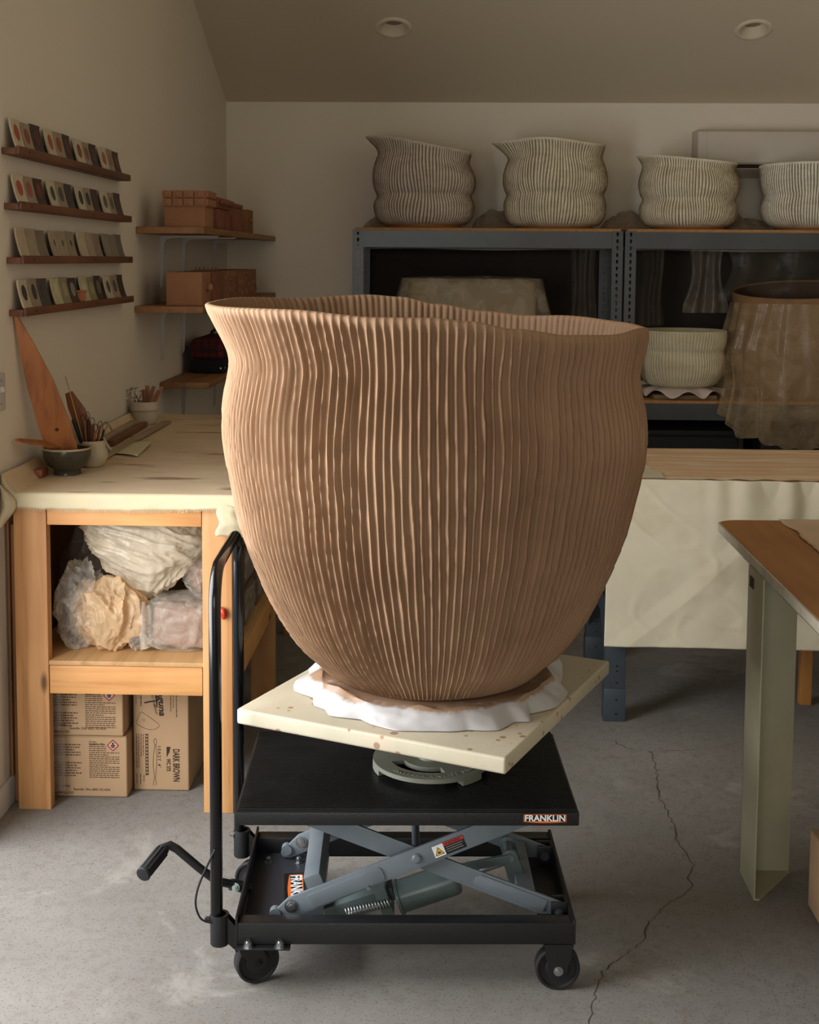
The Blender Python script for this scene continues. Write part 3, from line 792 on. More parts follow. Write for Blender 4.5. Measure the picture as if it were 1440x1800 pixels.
# warning label on the front arm
d = (Vector((A1[0], A1[1])) - Vector((A0[0], A0[1]))).normalized(); n = Vector((-d.y, d.x))
c0 = Vector((A0[0], A0[1])) + d * .430 - n * .0175
M = frame_M((c0.x, -.1764, c0.y), (d.x, 0, d.y), (n.x, 0, n.y))
b = MB(); b.box(0, .082, 0, .032, 0, .0004, M=M); wl_ = cb('warning_label', STB, b, fa, None)
b = MB(); b.box(.001, .0295, .001, .031, .0004, .0006, M=M); cb('label_panel', WHT, b, wl_, None)
b = MB(); b.box(.0305, .081, .022, .031, .0004, .0006, M=M); cb('label_panel', RED, b, wl_, None)
b = MB(); b.prism([(.003, .005), (.027, .005), (.015, .026)], .0006, .0007, M); cb('warning_triangle', STB, b, wl_, None)
b = MB(); b.prism([(.0055, .0065), (.0245, .0065), (.015, .0230)], .0007, .0008, M); cb('warning_triangle', YEL, b, wl_, None)
b = MB(); b.box(.0105, .0195, .009, .0105, .0008, .0009, M=M); b.box(.0115, .0185, .0105, .0125, .0008, .0009, M=M); b.box(.013, .015, .0125, .0155, .0008, .0009, M=M); cb('hand_pictogram', STB, b, wl_, None)
text_mesh('WARNING', .0085, 'lettering', STB, M @ Matrix.Translation((.0335, .0233, .0007)), wl_, True, extrude=.00005, bold=.0002)
b = MB()
for k, ln in enumerate((.044, .040, .042)): b.box(.0335, .0335 + ln, .0165 - k * .0055, .0182 - k * .0055, .0004, .0006, M=M)
o = cb('fine_print', mat('print_grey', (130, 128, 124), .6), b, wl_, None); o['kind'] = 'stuff'
# hydraulic cylinder, pump arm, spring, links
ax = Vector((.942, 0, .335)); pL = Vector((-.020, -.02, .120)); pR = pL + ax * .175
u = Vector((0, 1, 0)); v = ax.cross(u)
Mc = Matrix(((u.x, v.x, ax.x, pL.x), (u.y, v.y, ax.y, pL.y), (u.z, v.z, ax.z, pL.z), (0, 0, 0, 1)))
b = MB(); b.lathe([(0, 0), (.044, 0), (.044, .008), (.041, .010), (.041, .150), (.039, .158), (.034, .163), (0, .165)], 36, M=Mc); cyl_ = cb('hydraulic_cylinder', GREYD, b)
b = MB(); b.cyl(pL + ax * .165, pL + ax * .30, .011, seg=16); cb('piston_rod', ZINC, b, cyl_)
b = MB(); b.bar(pL + ax * -.030 - v * -.055, pL + ax * -.030 + v * -.020, .09, .030, ax, .003); cb('pump_block', GREYD, b, cyl_)
b = MB(); b.bar((-.205, .0, .074), (-.030, .0, .132), .05, .034, (0, 0, 1), .003); cb('pump_arm', GREYD, b)
b = MB(); b.bar((-.060, -.050, .185), (-.060, -.050, .120), .014, .014, (1, 0, 0), .002); cb('release_valve', GREYD, b)
b = MB(); sp_ = []
s0, s1 = Vector((-.150, -.065, .104)), Vector((-.038, -.065, .130)); ds = (s1 - s0); dn = ds.normalized(); su = dn.orthogonal().normalized(); sv = dn.cross(su)
for k in range(15 * 12 + 1):
    t = k / (15 * 12); a = 2 * PI * 15 * t; sp_.append(s0 + ds * t + (su * math.cos(a) + sv * math.sin(a)) * .0105)
b.tube(sp_, .0021, 6); cb('return_spring', ZINC, b, smooth=R(60))
for y in (-.04, .035):
    b = MB(); Ml = Matrix(((1, 0, 0, 0), (0, 0, 1, y), (0, 1, 0, 0), (0, 0, 0, 1)))
    pts = [(.262 + .020 * math.cos(R(a)), .236 + .020 * math.sin(R(a))) for a in range(0, 181, 20)] + [(.262, .170), (.310, .165)]
    b.prism(pts, -.005, .005, Ml, .001); cb('lift_lug', GREYD, b)
b = MB(); b.cyl((.262, -.05, .236), (.262, .05, .236), .0105, seg=18); cb('lug_pin', GREYM, b)
b = MB(); b.bar((.120, -.045, .205), (.262, -.045, .236), .012, .022, (0, 0, 1), .003); cb('push_link', GREYD, b)

# ------------------------------------------------------------------ workbench on the left
WX = wood('bench_timber_x', (210, 154, 92), (172, 112, 56), 'x'); WY = wood('bench_timber_y', (210, 154, 92), (172, 112, 56), 'y'); WZ = wood('bench_timber_z', (206, 154, 98), (166, 110, 60), 'z')
PLY = wood('plywood_y', (190, 150, 100), (160, 120, 74), 'y', knots=False)
bench = thing('workbench', (-1.01, 4.9, 0), 'large timber workbench with canvas top along the left wall', 'workbench')
def piece(name, m, x0, x1, y0, y1, z0, z1, parent, bev=.003):
    b = MB(); b.box(x0, x1, y0, y1, z0, z1, bev); return b.build(name, m, parent)
YB0, YB1 = 3.905, 5.90
for (x0, x1) in ((-1.345, -1.242), (-.757, -.664)):
    for y0 in (YB0, 4.87, YB1 - .05):
        piece('leg', WZ, x0, x1, y0, y0 + .042, 0, .978, bench)
for y0 in (YB0 + .002, YB1 - .046):
    piece('top_rail', WX, -1.240, -.759, y0, y0 + .038, .912, .978, bench)
    piece('shelf_rail', WX, -1.240, -.759, y0, y0 + .038, .376, .466, bench)
for x0 in (-1.300, -.702):
    piece('side_rail', WY, x0, x0 + .036, YB0 + .044, YB1 - .052, .912, .978, bench)
    piece('side_rail', WY, x0, x0 + .036, YB0 + .044, YB1 - .052, .376, .466, bench)
piece('shelf_board', PLY, -1.335, -.668, YB0 + .004, YB1 - .006, .467, .481, bench, .001)
piece('bench_top', PLY, -1.366, -.655, YB0 - .010, YB1, .979, 1.012, bench, .002)
b = MB(); b.tube([(-.690, 3.900, .628), (-.688, 3.893, .640), (-.692, 3.894, .655), (-.700, 3.900, .660)], [.007, .009, .009, .004], 10); b.build('red_hook', mat('red_plastic', (190, 50, 24), .3), bench, R(60))
# canvas stretched over the bench top
CTOP = canvas('bench_canvas_dirty', (228, 205, 170), (184, 142, 98), 0.5, (1.6, 3.2, 3), 0.5, second=(126, 92, 62))
CAP = canvas('bench_canvas_edge', (204, 190, 156), (190, 160, 110), 0.25, (8, 8, 8), 0.56)
def bench_cloth(u, v):
    # u across x (left upturn .. right hang), v front hang .. back
    pass
cv = thing('bench_canvas', (-1.01, 4.9, .979), 'soiled canvas stretched over the left workbench with a pale folded front edge', 'canvas cover')
b = MB()
def top_fn(u, v):
    x = -1.372 + u * (.722); y = YB0 - .014 + v * (YB1 - YB0 + .014)
    z = 1.0165 + .0012 * noise.noise(Vector((x * 5, y * 5, 0)))
    up = max(0, (-1.335 - x) / .037); z += .055 * up ** 1.3 * (1 + .08 * noise.noise(Vector((0, y * 3, 3))))
    x = x + .012 * up * noise.noise(Vector((4, y * 5, 1)))
    return (max(x, -1.386), y, z)
b.grid(top_fn, 60, 70); b.build('canvas_top', CTOP, cv, R(60))
b = MB()
def apr_fn(u, v):
    x = -1.372 + u * .735; L = .042 + .010 * math.sin(u * PI * .9 + .3) + .003 * noise.noise(Vector((x * 30, 0, 0)))
    z = 1.0168 - v * L; up = max(0, (-1.335 - x) / .037); z += .055 * up ** 1.3 * (1 - v)
    y = YB0 - .0145 - .006 * math.sin(min(1, v * 3) * PI / 2) - .004 * v * noise.noise(Vector((x * 14, v * 2, 2)))
    return (x, y, z)
b.grid(apr_fn, 120, 6); b.build('canvas_edge', CAP, cv, R(60), solid=.002)
b = MB()
for k in range(260):
    u = k / 259; p = apr_fn(u, 1.0); a = random.uniform(-.6, .6); l = random.uniform(.003, .008)
    b.tube([(p[0], p[1] - .001, p[2] + .001), (p[0] + a * .004, p[1] - .003, p[2] - l)], .0006, 4, False)
o = b.build('frayed_threads', CAP, cv); o['kind'] = 'stuff'
# right corner tab hanging down and the roll at the left corner
b = MB()
def tab_fn(u, v):
    y = YB0 - .020 - .012 * math.sin(v * PI) - .004 * noise.noise(Vector((u * 3, v * 4, 5)))
    xl = -.665 + .035 * (1 - u) * -1 - .006 * math.sin(v * 9)
    return (xl + u * .055 + .012 * v * (.5 - u) * -1, y + .05 * max(0, u - .5), .982 - v * .095 + .004 * math.sin(u * 7))
b.grid(tab_fn, 10, 18); b.build('canvas_tab', CAP, cv, R(60), solid=.003)
b = MB()
def roll_fn(u, v):
    # folded canvas corner climbing the wall and hanging beside the leg
    t = v; z = 1.075 - t * .165
    x = -1.372 + .022 * math.sin(t * PI) + u * (.030 + .012 * math.sin(t * 5)) - .015
    y = YB0 - .028 - .020 * math.sin(u * PI) - .006 * noise.noise(Vector((u * 4, t * 6, 3)))
    return (max(x, -1.387), y, z - .05 * u * (1 - t))
b.grid(roll_fn, 12, 26); b.build('canvas_fold', CAP, cv, R(60), solid=.004)
# plywood offcuts standing between bench and wall
PLZ = wood('plywood_edge_z', (150, 104, 62), (110, 72, 40), 'z', knots=False)
for i, (x0, x1, z1, lab) in enumerate(((-1.385, -1.377, .93, 'thin plywood sheet standing against the left wall behind the bench leg'), (-1.373, -1.364, .90, 'thin plywood sheet standing next to the bench leg, in front of another'))):
    b = MB(); b.box(x0, x1, 3.955 + i * .006, 4.86, .002, z1, .001); tag(b.build('plywood_sheet', PLZ), lab, 'plywood sheet', 'plywood sheets behind the bench leg')

# ------------------------------------------------------------------ cardboard boxes under the bench
CARD = mat('corrugated_cardboard', (176, 144, 108), 0.85, var=0.06, scale=5, bump=0.06, bscale=90)
PRINTF = mat('box_fine_print', (92, 70, 52), 0.85, var=0.05)
TAPE = film('clear_packing_tape', (225, 215, 200), 0.35, 0.12, 30, 0.1)
def carton(x0, x1, y0, y1, z0, z1, label, rz=0.0):
    c = thing('cardboard_box', ((x0 + x1) / 2, (y0 + y1) / 2, z0), label, 'box', 'clay cartons under the workbench', R(rz))
    hx, hy, h = (x1 - x0) / 2, (y1 - y0) / 2, z1 - z0
    b = MB(); b.box(-hx, hx, -hy, hy, 0.001, h - .004, .006, seg=3); b.build('body', CARD, c, local=True)
    for s in (-1, 1):
        b = MB(); b.box(-hx + .002, hx - .002, min(s * .0015, s * hy), max(s * .0015, s * hy) , h - .004, h - .0005, .001); b.build('flap', CARD, c, local=True)
    return c, hx, hy, h
def ftext(c, hy, s, x, z, size, bold=0.0, rot=0, sx=1.0, align='LEFT', name='lettering', m=PRINT, space=1.0, shear=0):
    X, Y = ((1, 0, 0), (0, 0, 1)) if rot == 0 else ((0, 0, -1), (1, 0, 0))
    return text_mesh(s, size, name, m, frame_M((x, -hy - .0003, z), X, Y), c, True, bold=bold, sx=sx, align=align, space=space, shear=shear)
def flines(c, hy, rows, name='fine_print', rot=False):
    b = MB(); rnd = random.Random(len(rows))
    for (x0, x1, z, t) in rows:
        x = x0
        while x < x1 - .002:
            wd = min(rnd.uniform(.004, .014), x1 - x)
            if rot: b.box(z - t / 2, z + t / 2, -hy - .0005, -hy + .001, -(x + wd), -x)
            else: b.box(x, x + wd, -hy - .0005, -hy + .001, z - t / 2, z + t / 2)
            x += wd + .0022
    o = b.build(name, PRINTF, c, None, local=True); o['kind'] = 'stuff'; return o
def hazard(c, hy, x, z, s):
    RD = mat('hazard_red', (150, 34, 38), .6, var=.04); PK = mat('hazard_ground', (196, 160, 140), .7, var=.03)
    M = frame_M((x, -hy - .0004, z), (1, 0, 0), (0, 0, 1))
    b = MB(); b.prism([(s, 0), (0, s), (-s, 0), (0, -s)], 0, .0003, M); d = b.build('hazard_diamond', RD, c, None, local=True)
    s2 = s * .76; b = MB(); b.prism([(s2, 0), (0, s2), (-s2, 0), (0, -s2)], .0003, .0005, M); b.build('diamond_ground', PK, d, None, local=True)
    b = MB(); b.prism([(s * .16 * math.cos(a * PI / 8), s * .34 + s * .16 * math.sin(a * PI / 8)) for a in range(16)], .0005, .0007, M)
    b.prism([(-s * .40, 0), (-s * .14, s * .16), (s * .14, s * .16), (s * .40, 0), (s * .30, -s * .06), (s * .18, -s * .40), (-s * .18, -s * .40), (-s * .30, -s * .06)], .0005, .0007, M)
    b.build('hazard_pictogram', STB, d, None, local=True)
    b = MB(); b.prism([(s * .10, -s * .12), (s * .03, -s * .05), (0, s * .03), (-s * .03, -s * .05), (-s * .10, -s * .12), (-s * .03, -s * .18), (0, -s * .27), (s * .03, -s * .18)], .0007, .0008, M); b.build('pictogram_star', PK, d, None, local=True)
def clay_carton(x0, x1, y0, z0, z1, label, rz=0):
    c, hx, hy, h = carton(x0, x1, y0, y0 + .30, z0, z1, label, rz)
    flines(c, hy, [(-hx + .004, -hx + .135 - .02 * (k % 3 == 2), h - .030 - k * .0085, .0040) for k in range(5)] + [(-hx + .004, -hx + .138 - .015 * (k % 2), h - .090 - k * .0085, .0042) for k in range(6)])
    flines(c, hy, [(.020, (.075 if k < 4 else .118) - .035 * (k in (0, 5, 10)), h - .028 - k * .0068, .0030) for k in range(17)])
    ftext(c, hy, 'Danger', .020, h - .0215, .008); ftext(c, hy, 'Crystalline Silica', .020, h - .030, .0095, .0002, sx=.82)
    hazard(c, hy, .098, h - .030, .020)
    ftext(c, hy, 'Laguna Facilities', -.108, .034, .0100, .0001); ftext(c, hy, '(626) 330-0631', -hx + .003, .0225, .0100, .0001, sx=.72)
    ftext(c, hy, 'Byesville, Ohio (800) 762-4354', -.032, .0225, .0110, .0001, sx=.86); ftext(c, hy, 'Orlando, Florida (800) 563-7257', -.140, .0105, .0105, .0001, sx=.78)
    b = MB(); b.box(-.105, -.058, -hy - .0012, -hy - .0007, .02, h - .008); b.build('packing_tape', TAPE, c, None, local=True)
clay_carton(-1.310, -1.024, 4.005, .0, .204, 'lower clay carton with the whole red hazard diamond under the bench')
clay_carton(-1.318, -1.034, 4.000, .2045, .371, 'upper clay carton stacked on another, tucked below the bench rail')
c, hx, hy, h = carton(-1.018, -.836, 4.066, 4.40, 0, .366, 'tall clay carton printed DARK BROWN standing on end under the bench')
# positions on the carton face: cx right and cy down, in tenths of a 1.9 mm / 2.2 mm unit
def fx(v): return (v / 10 - 59.5) * .001876
def fz(v): return (170 - v / 10) * .00222
ftext(c, hy, 'DARK BROWN', fx(805), fz(1060), .0300, .0009, 90, sx=.545)
ftext(c, hy, 'WC 373', fx(690), fz(1212), .0180, .0007, 90, sx=.66)
b = MB(); b.prism([(fx(690), -fz(1030)), (fx(760), -fz(1030)), (fx(740), -fz(1110)), (fx(690), -fz(1190))], 0, .0004, Matrix(((1, 0, 0, 0), (0, 0, -1, -hy), (0, -1, 0, 0), (0, 0, 0, 1)))); b.build('print_block', PRINT, c, None, local=True)
ftext(c, hy, "10A2Y 4'", fx(535), fz(1012), .0150, .0002, 90, sx=1.0, space=1.35)
# brushed script logo and line drawings
def stroke(pts, wd, name='brush_stroke', closed=False):
    b = MB()
    P = [Vector((fx(x), fz(z))) for x, z in pts]; L = []; n_ = len(P)
    for i, p in enumerate(P):
        t = ((P[(i + 1) % n_] - P[i - 1]) if closed else (P[min(i + 1, n_ - 1)] - P[max(0, i - 1)])).normalized()
        n = Vector((-t.y, t.x)) * (wd if not hasattr(wd, '__len__') else wd[i]) / 2
        L.append((b.bm.verts.new((p.x + n.x, -hy - .0006, p.y + n.y)), b.bm.verts.new((p.x - n.x, -hy - .0006, p.y - n.y))))
    if closed: L.append(L[0])
    for q, r in zip(L, L[1:]): b.bm.faces.new((q[0], q[1], r[1], r[0]))
    return b.build(name, PRINT, c, None, local=True)
stroke([(990, 62), (760, 90), (600, 122), (500, 145)], [.003, .004, .0045, .006])
stroke([(488, 95), (505, 200), (525, 330), (530, 440)], [.008, .0075, .006, .003])
stroke([(310, 370), (420, 350), (530, 338)], [.005, .005, .003])
text_mesh('aguna', .030, 'script_lettering', PRINT, frame_M((fx(548), -hy - .0003, fz(205)), (.06, 0, -1), (1, 0, .06)), c, True, bold=.0010, sx=1.16, shear=.25)
text_mesh('CLAY COMPANY', .0115, 'lettering', PRINT, frame_M((fx(412), -hy - .0003, fz(195)), (.22, 0, -1), (1, 0, .22)), c, True, bold=.0001, sx=.92)
outl = lambda pts, t=.0013: stroke(pts, t, 'line_drawing', True)
outl([(265, 510), (230, 522), (200, 590), (165, 660), (172, 692), (300, 752), (400, 775), (500, 765), (572, 715), (560, 690), (420, 600)])
outl([(295 + 20 * math.cos(a * PI / 6), 630 + 20 * math.sin(a * PI / 6)) for a in range(12)], .0009)
outl([(493 + 23 * math.cos(a * PI / 8), 955 + 50 * math.sin(a * PI / 8)) for a in range(16)])
outl([(485, 1005), (460, 1160), (452, 1300), (474, 1500), (492, 1500), (515, 1300), (518, 1160), (503, 1005)])
outl([(474, 1505), (448, 1612), (506, 1612), (492, 1505)])
flines(c, hy, [(-fz(a), -fz(e), fx(x), t) for x, a, e, t in ((770, 190, 500, .0030), (815, 190, 450, .0022), (870, 190, 580, .0030), (250, 210, 420, .0040), (222, 180, 300, .0014), (165, 180, 390, .0014),
    (283, 842, 1165, .0024), (245, 842, 1190, .0024), (205, 842, 1355, .0024), (167, 842, 1360, .0024), (165, 1450, 1600, .0024), (230, 1450, 1600, .0030), (290, 1460, 1580, .0024))], rot=True)
b = MB(); b.box(fx(320), fx(370), -hy - .0005, -hy + .001, fz(1465), fz(840)); pb = b.build('print_bar', PRINT, c, None, local=True)
for k in range(12):
    b = MB(); z = fz(858 + k * 50); b.box(fx(333), fx(357), -hy - .0007, -hy - .0004, z - .007, z); b.build('bar_mark', CARD, pb, None, local=True)
b = MB(); b.box(fx(238), fx(350), -hy - .0005, -hy + .001, fz(78), fz(50)); b.build('print_block', PRINT, c, None, local=True)

# ------------------------------------------------------------------ plastic bags on the bench shelf
def blob(name, mt, c, sx, sy, sz, seed, amp=.12, freq=3.2, sub=5, shape=None, sharp=1.0, floor=None, box=None, parent=None, smooth=R(75), st=(1, 1, 1), rot=0.0):
    """crumpled film bag: a ball pulled into shape with long ridged folds"""
    bm = bmesh.new(); bmesh.ops.create_icosphere(bm, subdivisions=sub, radius=1.0)
    Mr = Matrix.Rotation(R(rot), 3, 'Y')
    for v in bm.verts:
        d = v.co.normalized(); q = Mr @ d
        q = Vector((q.x * st[0], q.y * st[1], q.z * st[2])) * freq + Vector((seed * 3.1, seed * 1.7, seed))
        w_ = Vector((noise.noise(q * .6), noise.noise(q * .6 + Vector((9, 2, 1))), noise.noise(q * .6 + Vector((3, 7, 5))))) * .7
        n = 0.0; a = 1.0; qq = q + w_
        for o_ in range(4):
            r_ = 1 - min(1, abs(noise.noise(qq)) * 2.6); n += a * (r_ ** 1.6 - .42); qq = qq * 1.9 + Vector((5, 3, 8)); a *= .46
        p = d.copy()
        if box: p = Vector([math.copysign(abs(x) ** box, x) for x in p])
        p = p * (1 + amp * n * sharp)
        p = Vector((p.x * sx, p.y * sy, p.z * sz))
        if shape: p = shape(p)
        p = p + Vector(c)
        if floor is not None and p.z < floor: p.z = floor + (floor - p.z) * .02
        v.co = p
    b = MB(); b.bm.free(); b.bm = bm
    return b.build(name, mt, parent, smooth)
SH = .4815
FW = film('milky_polythene', (248, 234, 206), 0.86, 0.25, 9, 0.5); FC = film('clear_polythene', (232, 224, 208), 0.42, 0.14, 16, 0.10); FB = film('peach_polythene', (238, 205, 160), 0.85, 0.35, 9, 0.6)
CLAYB = mat('wet_brown_clay', (140, 104, 82), 0.6, var=0.12, scale=9, bump=0.2, bscale=40); CLAYL = mat('tan_clay', (178, 140, 100), 0.7, var=0.15, scale=8)
def funnel(p):
    t = (p.z + .14) / .28
    k = .30 + .80 * max(0, min(1, t)) ** .8
    return Vector((p.x * k - .030 * (t - .6) + .015, p.y * (.55 + .5 * t), p.z))
tag(blob('plastic_bag', FW, (-1.000, 4.115, .785),   .240, .125, .150, 3, .12, 1.1, 6, funnel, st=(.7, 1.6, 2.6), rot=-28), 'big milky white plastic bag hanging over the other bags on the bench shelf', 'plastic bag', 'plastic bags on the bench shelf')
bag = thing('plastic_bag', (-1.075, 4.06, SH), 'peach coloured crumpled plastic bag in the middle of the bench shelf', 'plastic bag', 'plastic bags on the bench shelf')
blob('film', FB, (-1.075, 4.055, .590), .108, .078, .112, 8, .24, 1.0, 6, None, 1, SH + .001, parent=bag); blob('contents', CLAYL, (-1.060, 4.085, .575), .065, .05, .075, 9, .15, 2.0, 4, None, 1, SH + .004, parent=bag)
bag = thing('plastic_bag', (-1.185, 4.09, SH), 'clear crumpled plastic bag beside the left bench leg', 'plastic bag', 'plastic bags on the bench shelf')
blob('film', FC, (-1.186, 4.075, .615), .078, .09, .140, 5, .22, 1.2, 6, None, 1, SH + .001, parent=bag); blob('contents', mat('cream_scrap', (200, 180, 150), .8, var=.2, scale=12), (-1.175, 4.10, .590), .06, .06, .10, 6, .2, 2.5, 4, None, 1, SH + .004, parent=bag)
bag = thing('clay_bag', (-.85, 4.09, SH), 'brown clay block in a clear plastic bag beside the right bench leg', 'clay bag', 'bagged clay on the bench shelf')
b = MB(); b.box(-.945, -.755, 4.03, 4.16, SH + .010, .622, .016, seg=3, M=Matrix.Translation((-.85, 4.09, .55)) @ Matrix.Rotation(R(4), 4, 'Y') @ Matrix.Translation((.85, -4.09, -.55))); b.build('clay_block', CLAYB, bag)
blob('film', FC, (-.855, 4.085, .565), .125, .095, .090, 12, .09, 1.5, 5, None, 1, SH + .001, box=.62, parent=bag)
b = MB(); pts = [Vector((-.975, 4.03, .640)), Vector((-.968, 4.02, .590)), Vector((-.972, 4.02, .535)), Vector((-.962, 4.02, SH + .012))]
b.tube(pts, [.010, .018, .012, .020], 9); b.build('gathered_neck', film('neck_polythene', (228, 218, 200), .6, .2, 30, .3), bag, R(60))
bag = thing('clay_bag', (-.80, 4.15, .625), 'small shiny bag of brown clay on top of the bagged clay block', 'clay bag', 'bagged clay on the bench shelf')
blob('film', FC, (-.790, 4.155, .712), .088, .075, .086, 15, .18, 1.2, 6, None, 1, .627, parent=bag); blob('contents', CLAYB, (-.790, 4.165, .705), .07, .06, .072, 16, .10, 2.2, 4, None, 1, .630, parent=bag)
bag = thing('clay_bag', (-1.215, 4.32, SH), 'dim greyish bag at the back left corner of the bench shelf', 'clay bag', 'bagged clay on the bench shelf')
blob('film', film('dull_polythene', (150, 140, 128), .6, .3, 12, .3), (-1.205, 4.31, .68), .11, .10, .19, 18, .15, 1.2, 5, None, 1, SH + .001, parent=bag)
blob('contents', mat('grey_clay', (120, 108, 98), .8), (-1.205, 4.32, .65), .08, .075, .15, 19, .1, 2, 4, None, 1, SH + .004, parent=bag)
tag(blob('plastic_bag', FC, (-.985, 4.035, .520), .040, .035, .038, 21, .25, 1.4, 5, None, 1, SH + .001), 'tiny clear plastic twist lying on the shelf between peach bag and clay block', 'plastic bag', 'plastic bags on the bench shelf')
# clay bags stacked further back, seen past the handle
DKCL = mat('dark_stored_clay', (104, 84, 68), 0.6, var=0.15, scale=9)
names = ['near', 'middle', 'far']
for r_, y in enumerate((4.385, 4.70, 5.075)):
    for l_ in range(2 + (r_ < 2)):
        z = SH + l_ * .142
        bag = thing('clay_bag', (-.78, y, z), '%s clay bag in the %s stack along the open right side of the bench' % (['bottom', 'middle', 'top'][l_], names[r_]), 'clay bag', 'bagged clay on the bench shelf')
        b = MB(); b.box(-.875, -.685, y - .125, y + .125, z + .003, z + .134, .018, seg=2); b.build('clay_block', DKCL, bag)
        blob('film', FC, (-.78, y, z + .069), .108, .140, .068, 30 + r_ * 3 + l_, .05, 3.4, 4, None, 1, z + .0015, box=.55, parent=bag)

# ------------------------------------------------------------------ things on the workbench
ORD = ['first', 'second', 'third', 'fourth', 'fifth', 'sixth', 'seventh', 'eighth', 'ninth', 'tenth', 'eleventh', 'twelfth']
BZ = 1.0185
OAK = wood('warm_board', (176, 112, 62), (138, 80, 40), 'z', 0.5, knots=False); PALEW = wood('grey_stick', (178, 158, 130), (140, 116, 88), 'y', .6, knots=False); BRW = wood('brown_stick', (150, 96, 60), (110, 66, 38), 'z', .55, knots=False)
GLZ = mat('dark_olive_glaze', (66, 62, 48), 0.18, var=0.3, scale=14); STONE = mat('stoneware_cream', (196, 184, 156), 0.45, var=0.06, scale=9)
DARKST = mat('dark_steel', (70, 68, 66), .35, 1.0, .2, 30); BRASS = mat('pale_rod', (190, 160, 110), .35, .6)
# bowl
bx, by = -1.272, 4.235
bowl = thing('bowl', (bx, by, BZ), 'dark green glazed bowl with pale rim holding wooden boards', 'bowl')
b = MB(); b.lathe([(0, .004), (.038, .004), (.041, .0), (.046, .0), (.044, .012), (.046, .016), (.066, .030), (.077, .052), (.080, .074), (.079, .087), (.076, .087), (.075, .074), (.070, .050), (.05, .026), (0, .020)], 48, (bx, by, BZ)); b.build('bowl_body', GLZ, bowl)
b = MB(); b.lathe([(.0800, .083), (.0808, .087), (.0790, .0895), (.0765, .0885), (.0755, .084)], 48, (bx, by, BZ)); b.build('rim', mat('pale_rim_glaze', (178, 160, 128), .3), bowl)
# long tapered board leaning from the bowl to the wall
A, T = Vector((-1.268, 4.225, BZ + .027)), Vector((-1.381, 4.072, 1.555))
ax = (T - A).normalized(); nr = Vector((.25, -1, 0)); nr = (nr - ax * nr.dot(ax)).normalized(); sd = ax.cross(nr); L = (T - A).length
poly = [(.0, -.034), (.0, .040), (.06, .050), (.16, .053), (.30, .046), (.42, .028), (L - .01, .006), (L, .0), (L - .004, -.008), (.42, -.026), (.30, -.040), (.16, -.048), (.06, -.046)]
M = Matrix(((ax.x, sd.x, nr.x, A.x), (ax.y, sd.y, nr.y, A.y), (ax.z, sd.z, nr.z, A.z), (0, 0, 0, 1)))
b = MB(); b.prism(poly, -.006, .006, M, .002); bo = b.build('wooden_board', OAK)
tag(bo, 'long tapered orange wooden board standing in the bowl and leaning on the wall', 'board', 'boards in the bowl')
b = MB(); b.lathe([(0, .0010), (.006, .0008), (.0065, 0)], 16, M=M @ Matrix.Translation((.135, .006, .006))); b.build('knot', mat('knot_dark', (70, 40, 22), .8), bo)
# small pointed paddle across the bowl
b = MB(); A2, T2 = Vector((-1.292, 4.225, BZ + .094)), Vector((-1.372, 4.02, 1.160)); ax2 = (T2 - A2).normalized(); up2 = Vector((.3, -.4, 1)); up2 = (up2 - ax2 * up2.dot(ax2)).normalized(); sd2 = ax2.cross(up2); L2 = (T2 - A2).length
b.prism([(0, -.020), (0, .020), (.08, .022), (L2 - .03, .012), (L2, .002), (L2, -.002), (L2 - .03, -.012), (.08, -.021)], -.003, .003, Matrix(((ax2.x, sd2.x, up2.x, A2.x), (ax2.y, sd2.y, up2.y, A2.y), (ax2.z, sd2.z, up2.z, A2.z), (0, 0, 0, 1))), .001)
tag(b.build('wooden_paddle', OAK), 'small pointed wooden paddle lying across the bowl rim towards the wall', 'paddle', 'boards in the bowl')
# brick of wood beside the bowl foot
b = MB(); b.box(-1.365, -1.325, 4.135, 4.200, BZ, BZ + .026, .004); tag(b.build('wood_block', wood('red_block', (150, 84, 52), (110, 58, 34), 'y', .5, knots=False)), 'little red-brown wood block tucked beside the bowl foot', 'wood block')
# second darker board behind the bowl
b = MB(); A3, T3 = Vector((-1.225, 4.395, BZ + .03)), Vector((-1.315, 4.420, 1.272)); ax3 = (T3 - A3).normalized(); n3 = Vector((.1, -1, 0)); n3 = (n3 - ax3 * n3.dot(ax3)).normalized(); s3 = ax3.cross(n3); L3 = (T3 - A3).length
b.prism([(0, -.026), (0, .026), (L3 * .7, .030), (L3, .010), (L3, -.016), (L3 * .8, -.024)], -.005, .005, Matrix(((ax3.x, s3.x, n3.x, A3.x), (ax3.y, s3.y, n3.y, A3.y), (ax3.z, s3.z, n3.z, A3.z), (0, 0, 0, 1))), .0015)
# jar 1 with tools
jx, jy = -1.232, 4.395
jar = thing('tool_jar', (jx, jy, BZ), 'cream stoneware jar full of dark wire tools behind the bowl', 'jar', 'tool jars on the workbench')
b2 = MB(); b2.lathe([(0, .005), (.036, .0), (.045, .010), (.054, .034), (.053, .052), (.046, .064), (.045, .088), (.042, .090), (.041, .066), (.047, .045), (.03, .012), (0, .010)], 40, (jx, jy, BZ)); b2.build('jar_body', STONE, jar)
tag(b.build('wooden_rib', BRW), 'darker flat wooden rib standing in the jar behind the bowl', 'tool', 'tools in the jar behind the bowl')
def stick(name, m, p0, p1, r, label, grp, seg=8, cat='tool', r1=None):
    b = MB(); b.tube([p0, p1], [r, r1 or r], seg); return tag(b.build(name, m), label, cat, grp)
stick('needle_rod', BRASS, (-1.244, 4.39, BZ + .02), (-1.318, 4.385, 1.330), .0022, 'long thin pale rod rising highest from the jar behind the bowl', 'tools in the jar behind the bowl')
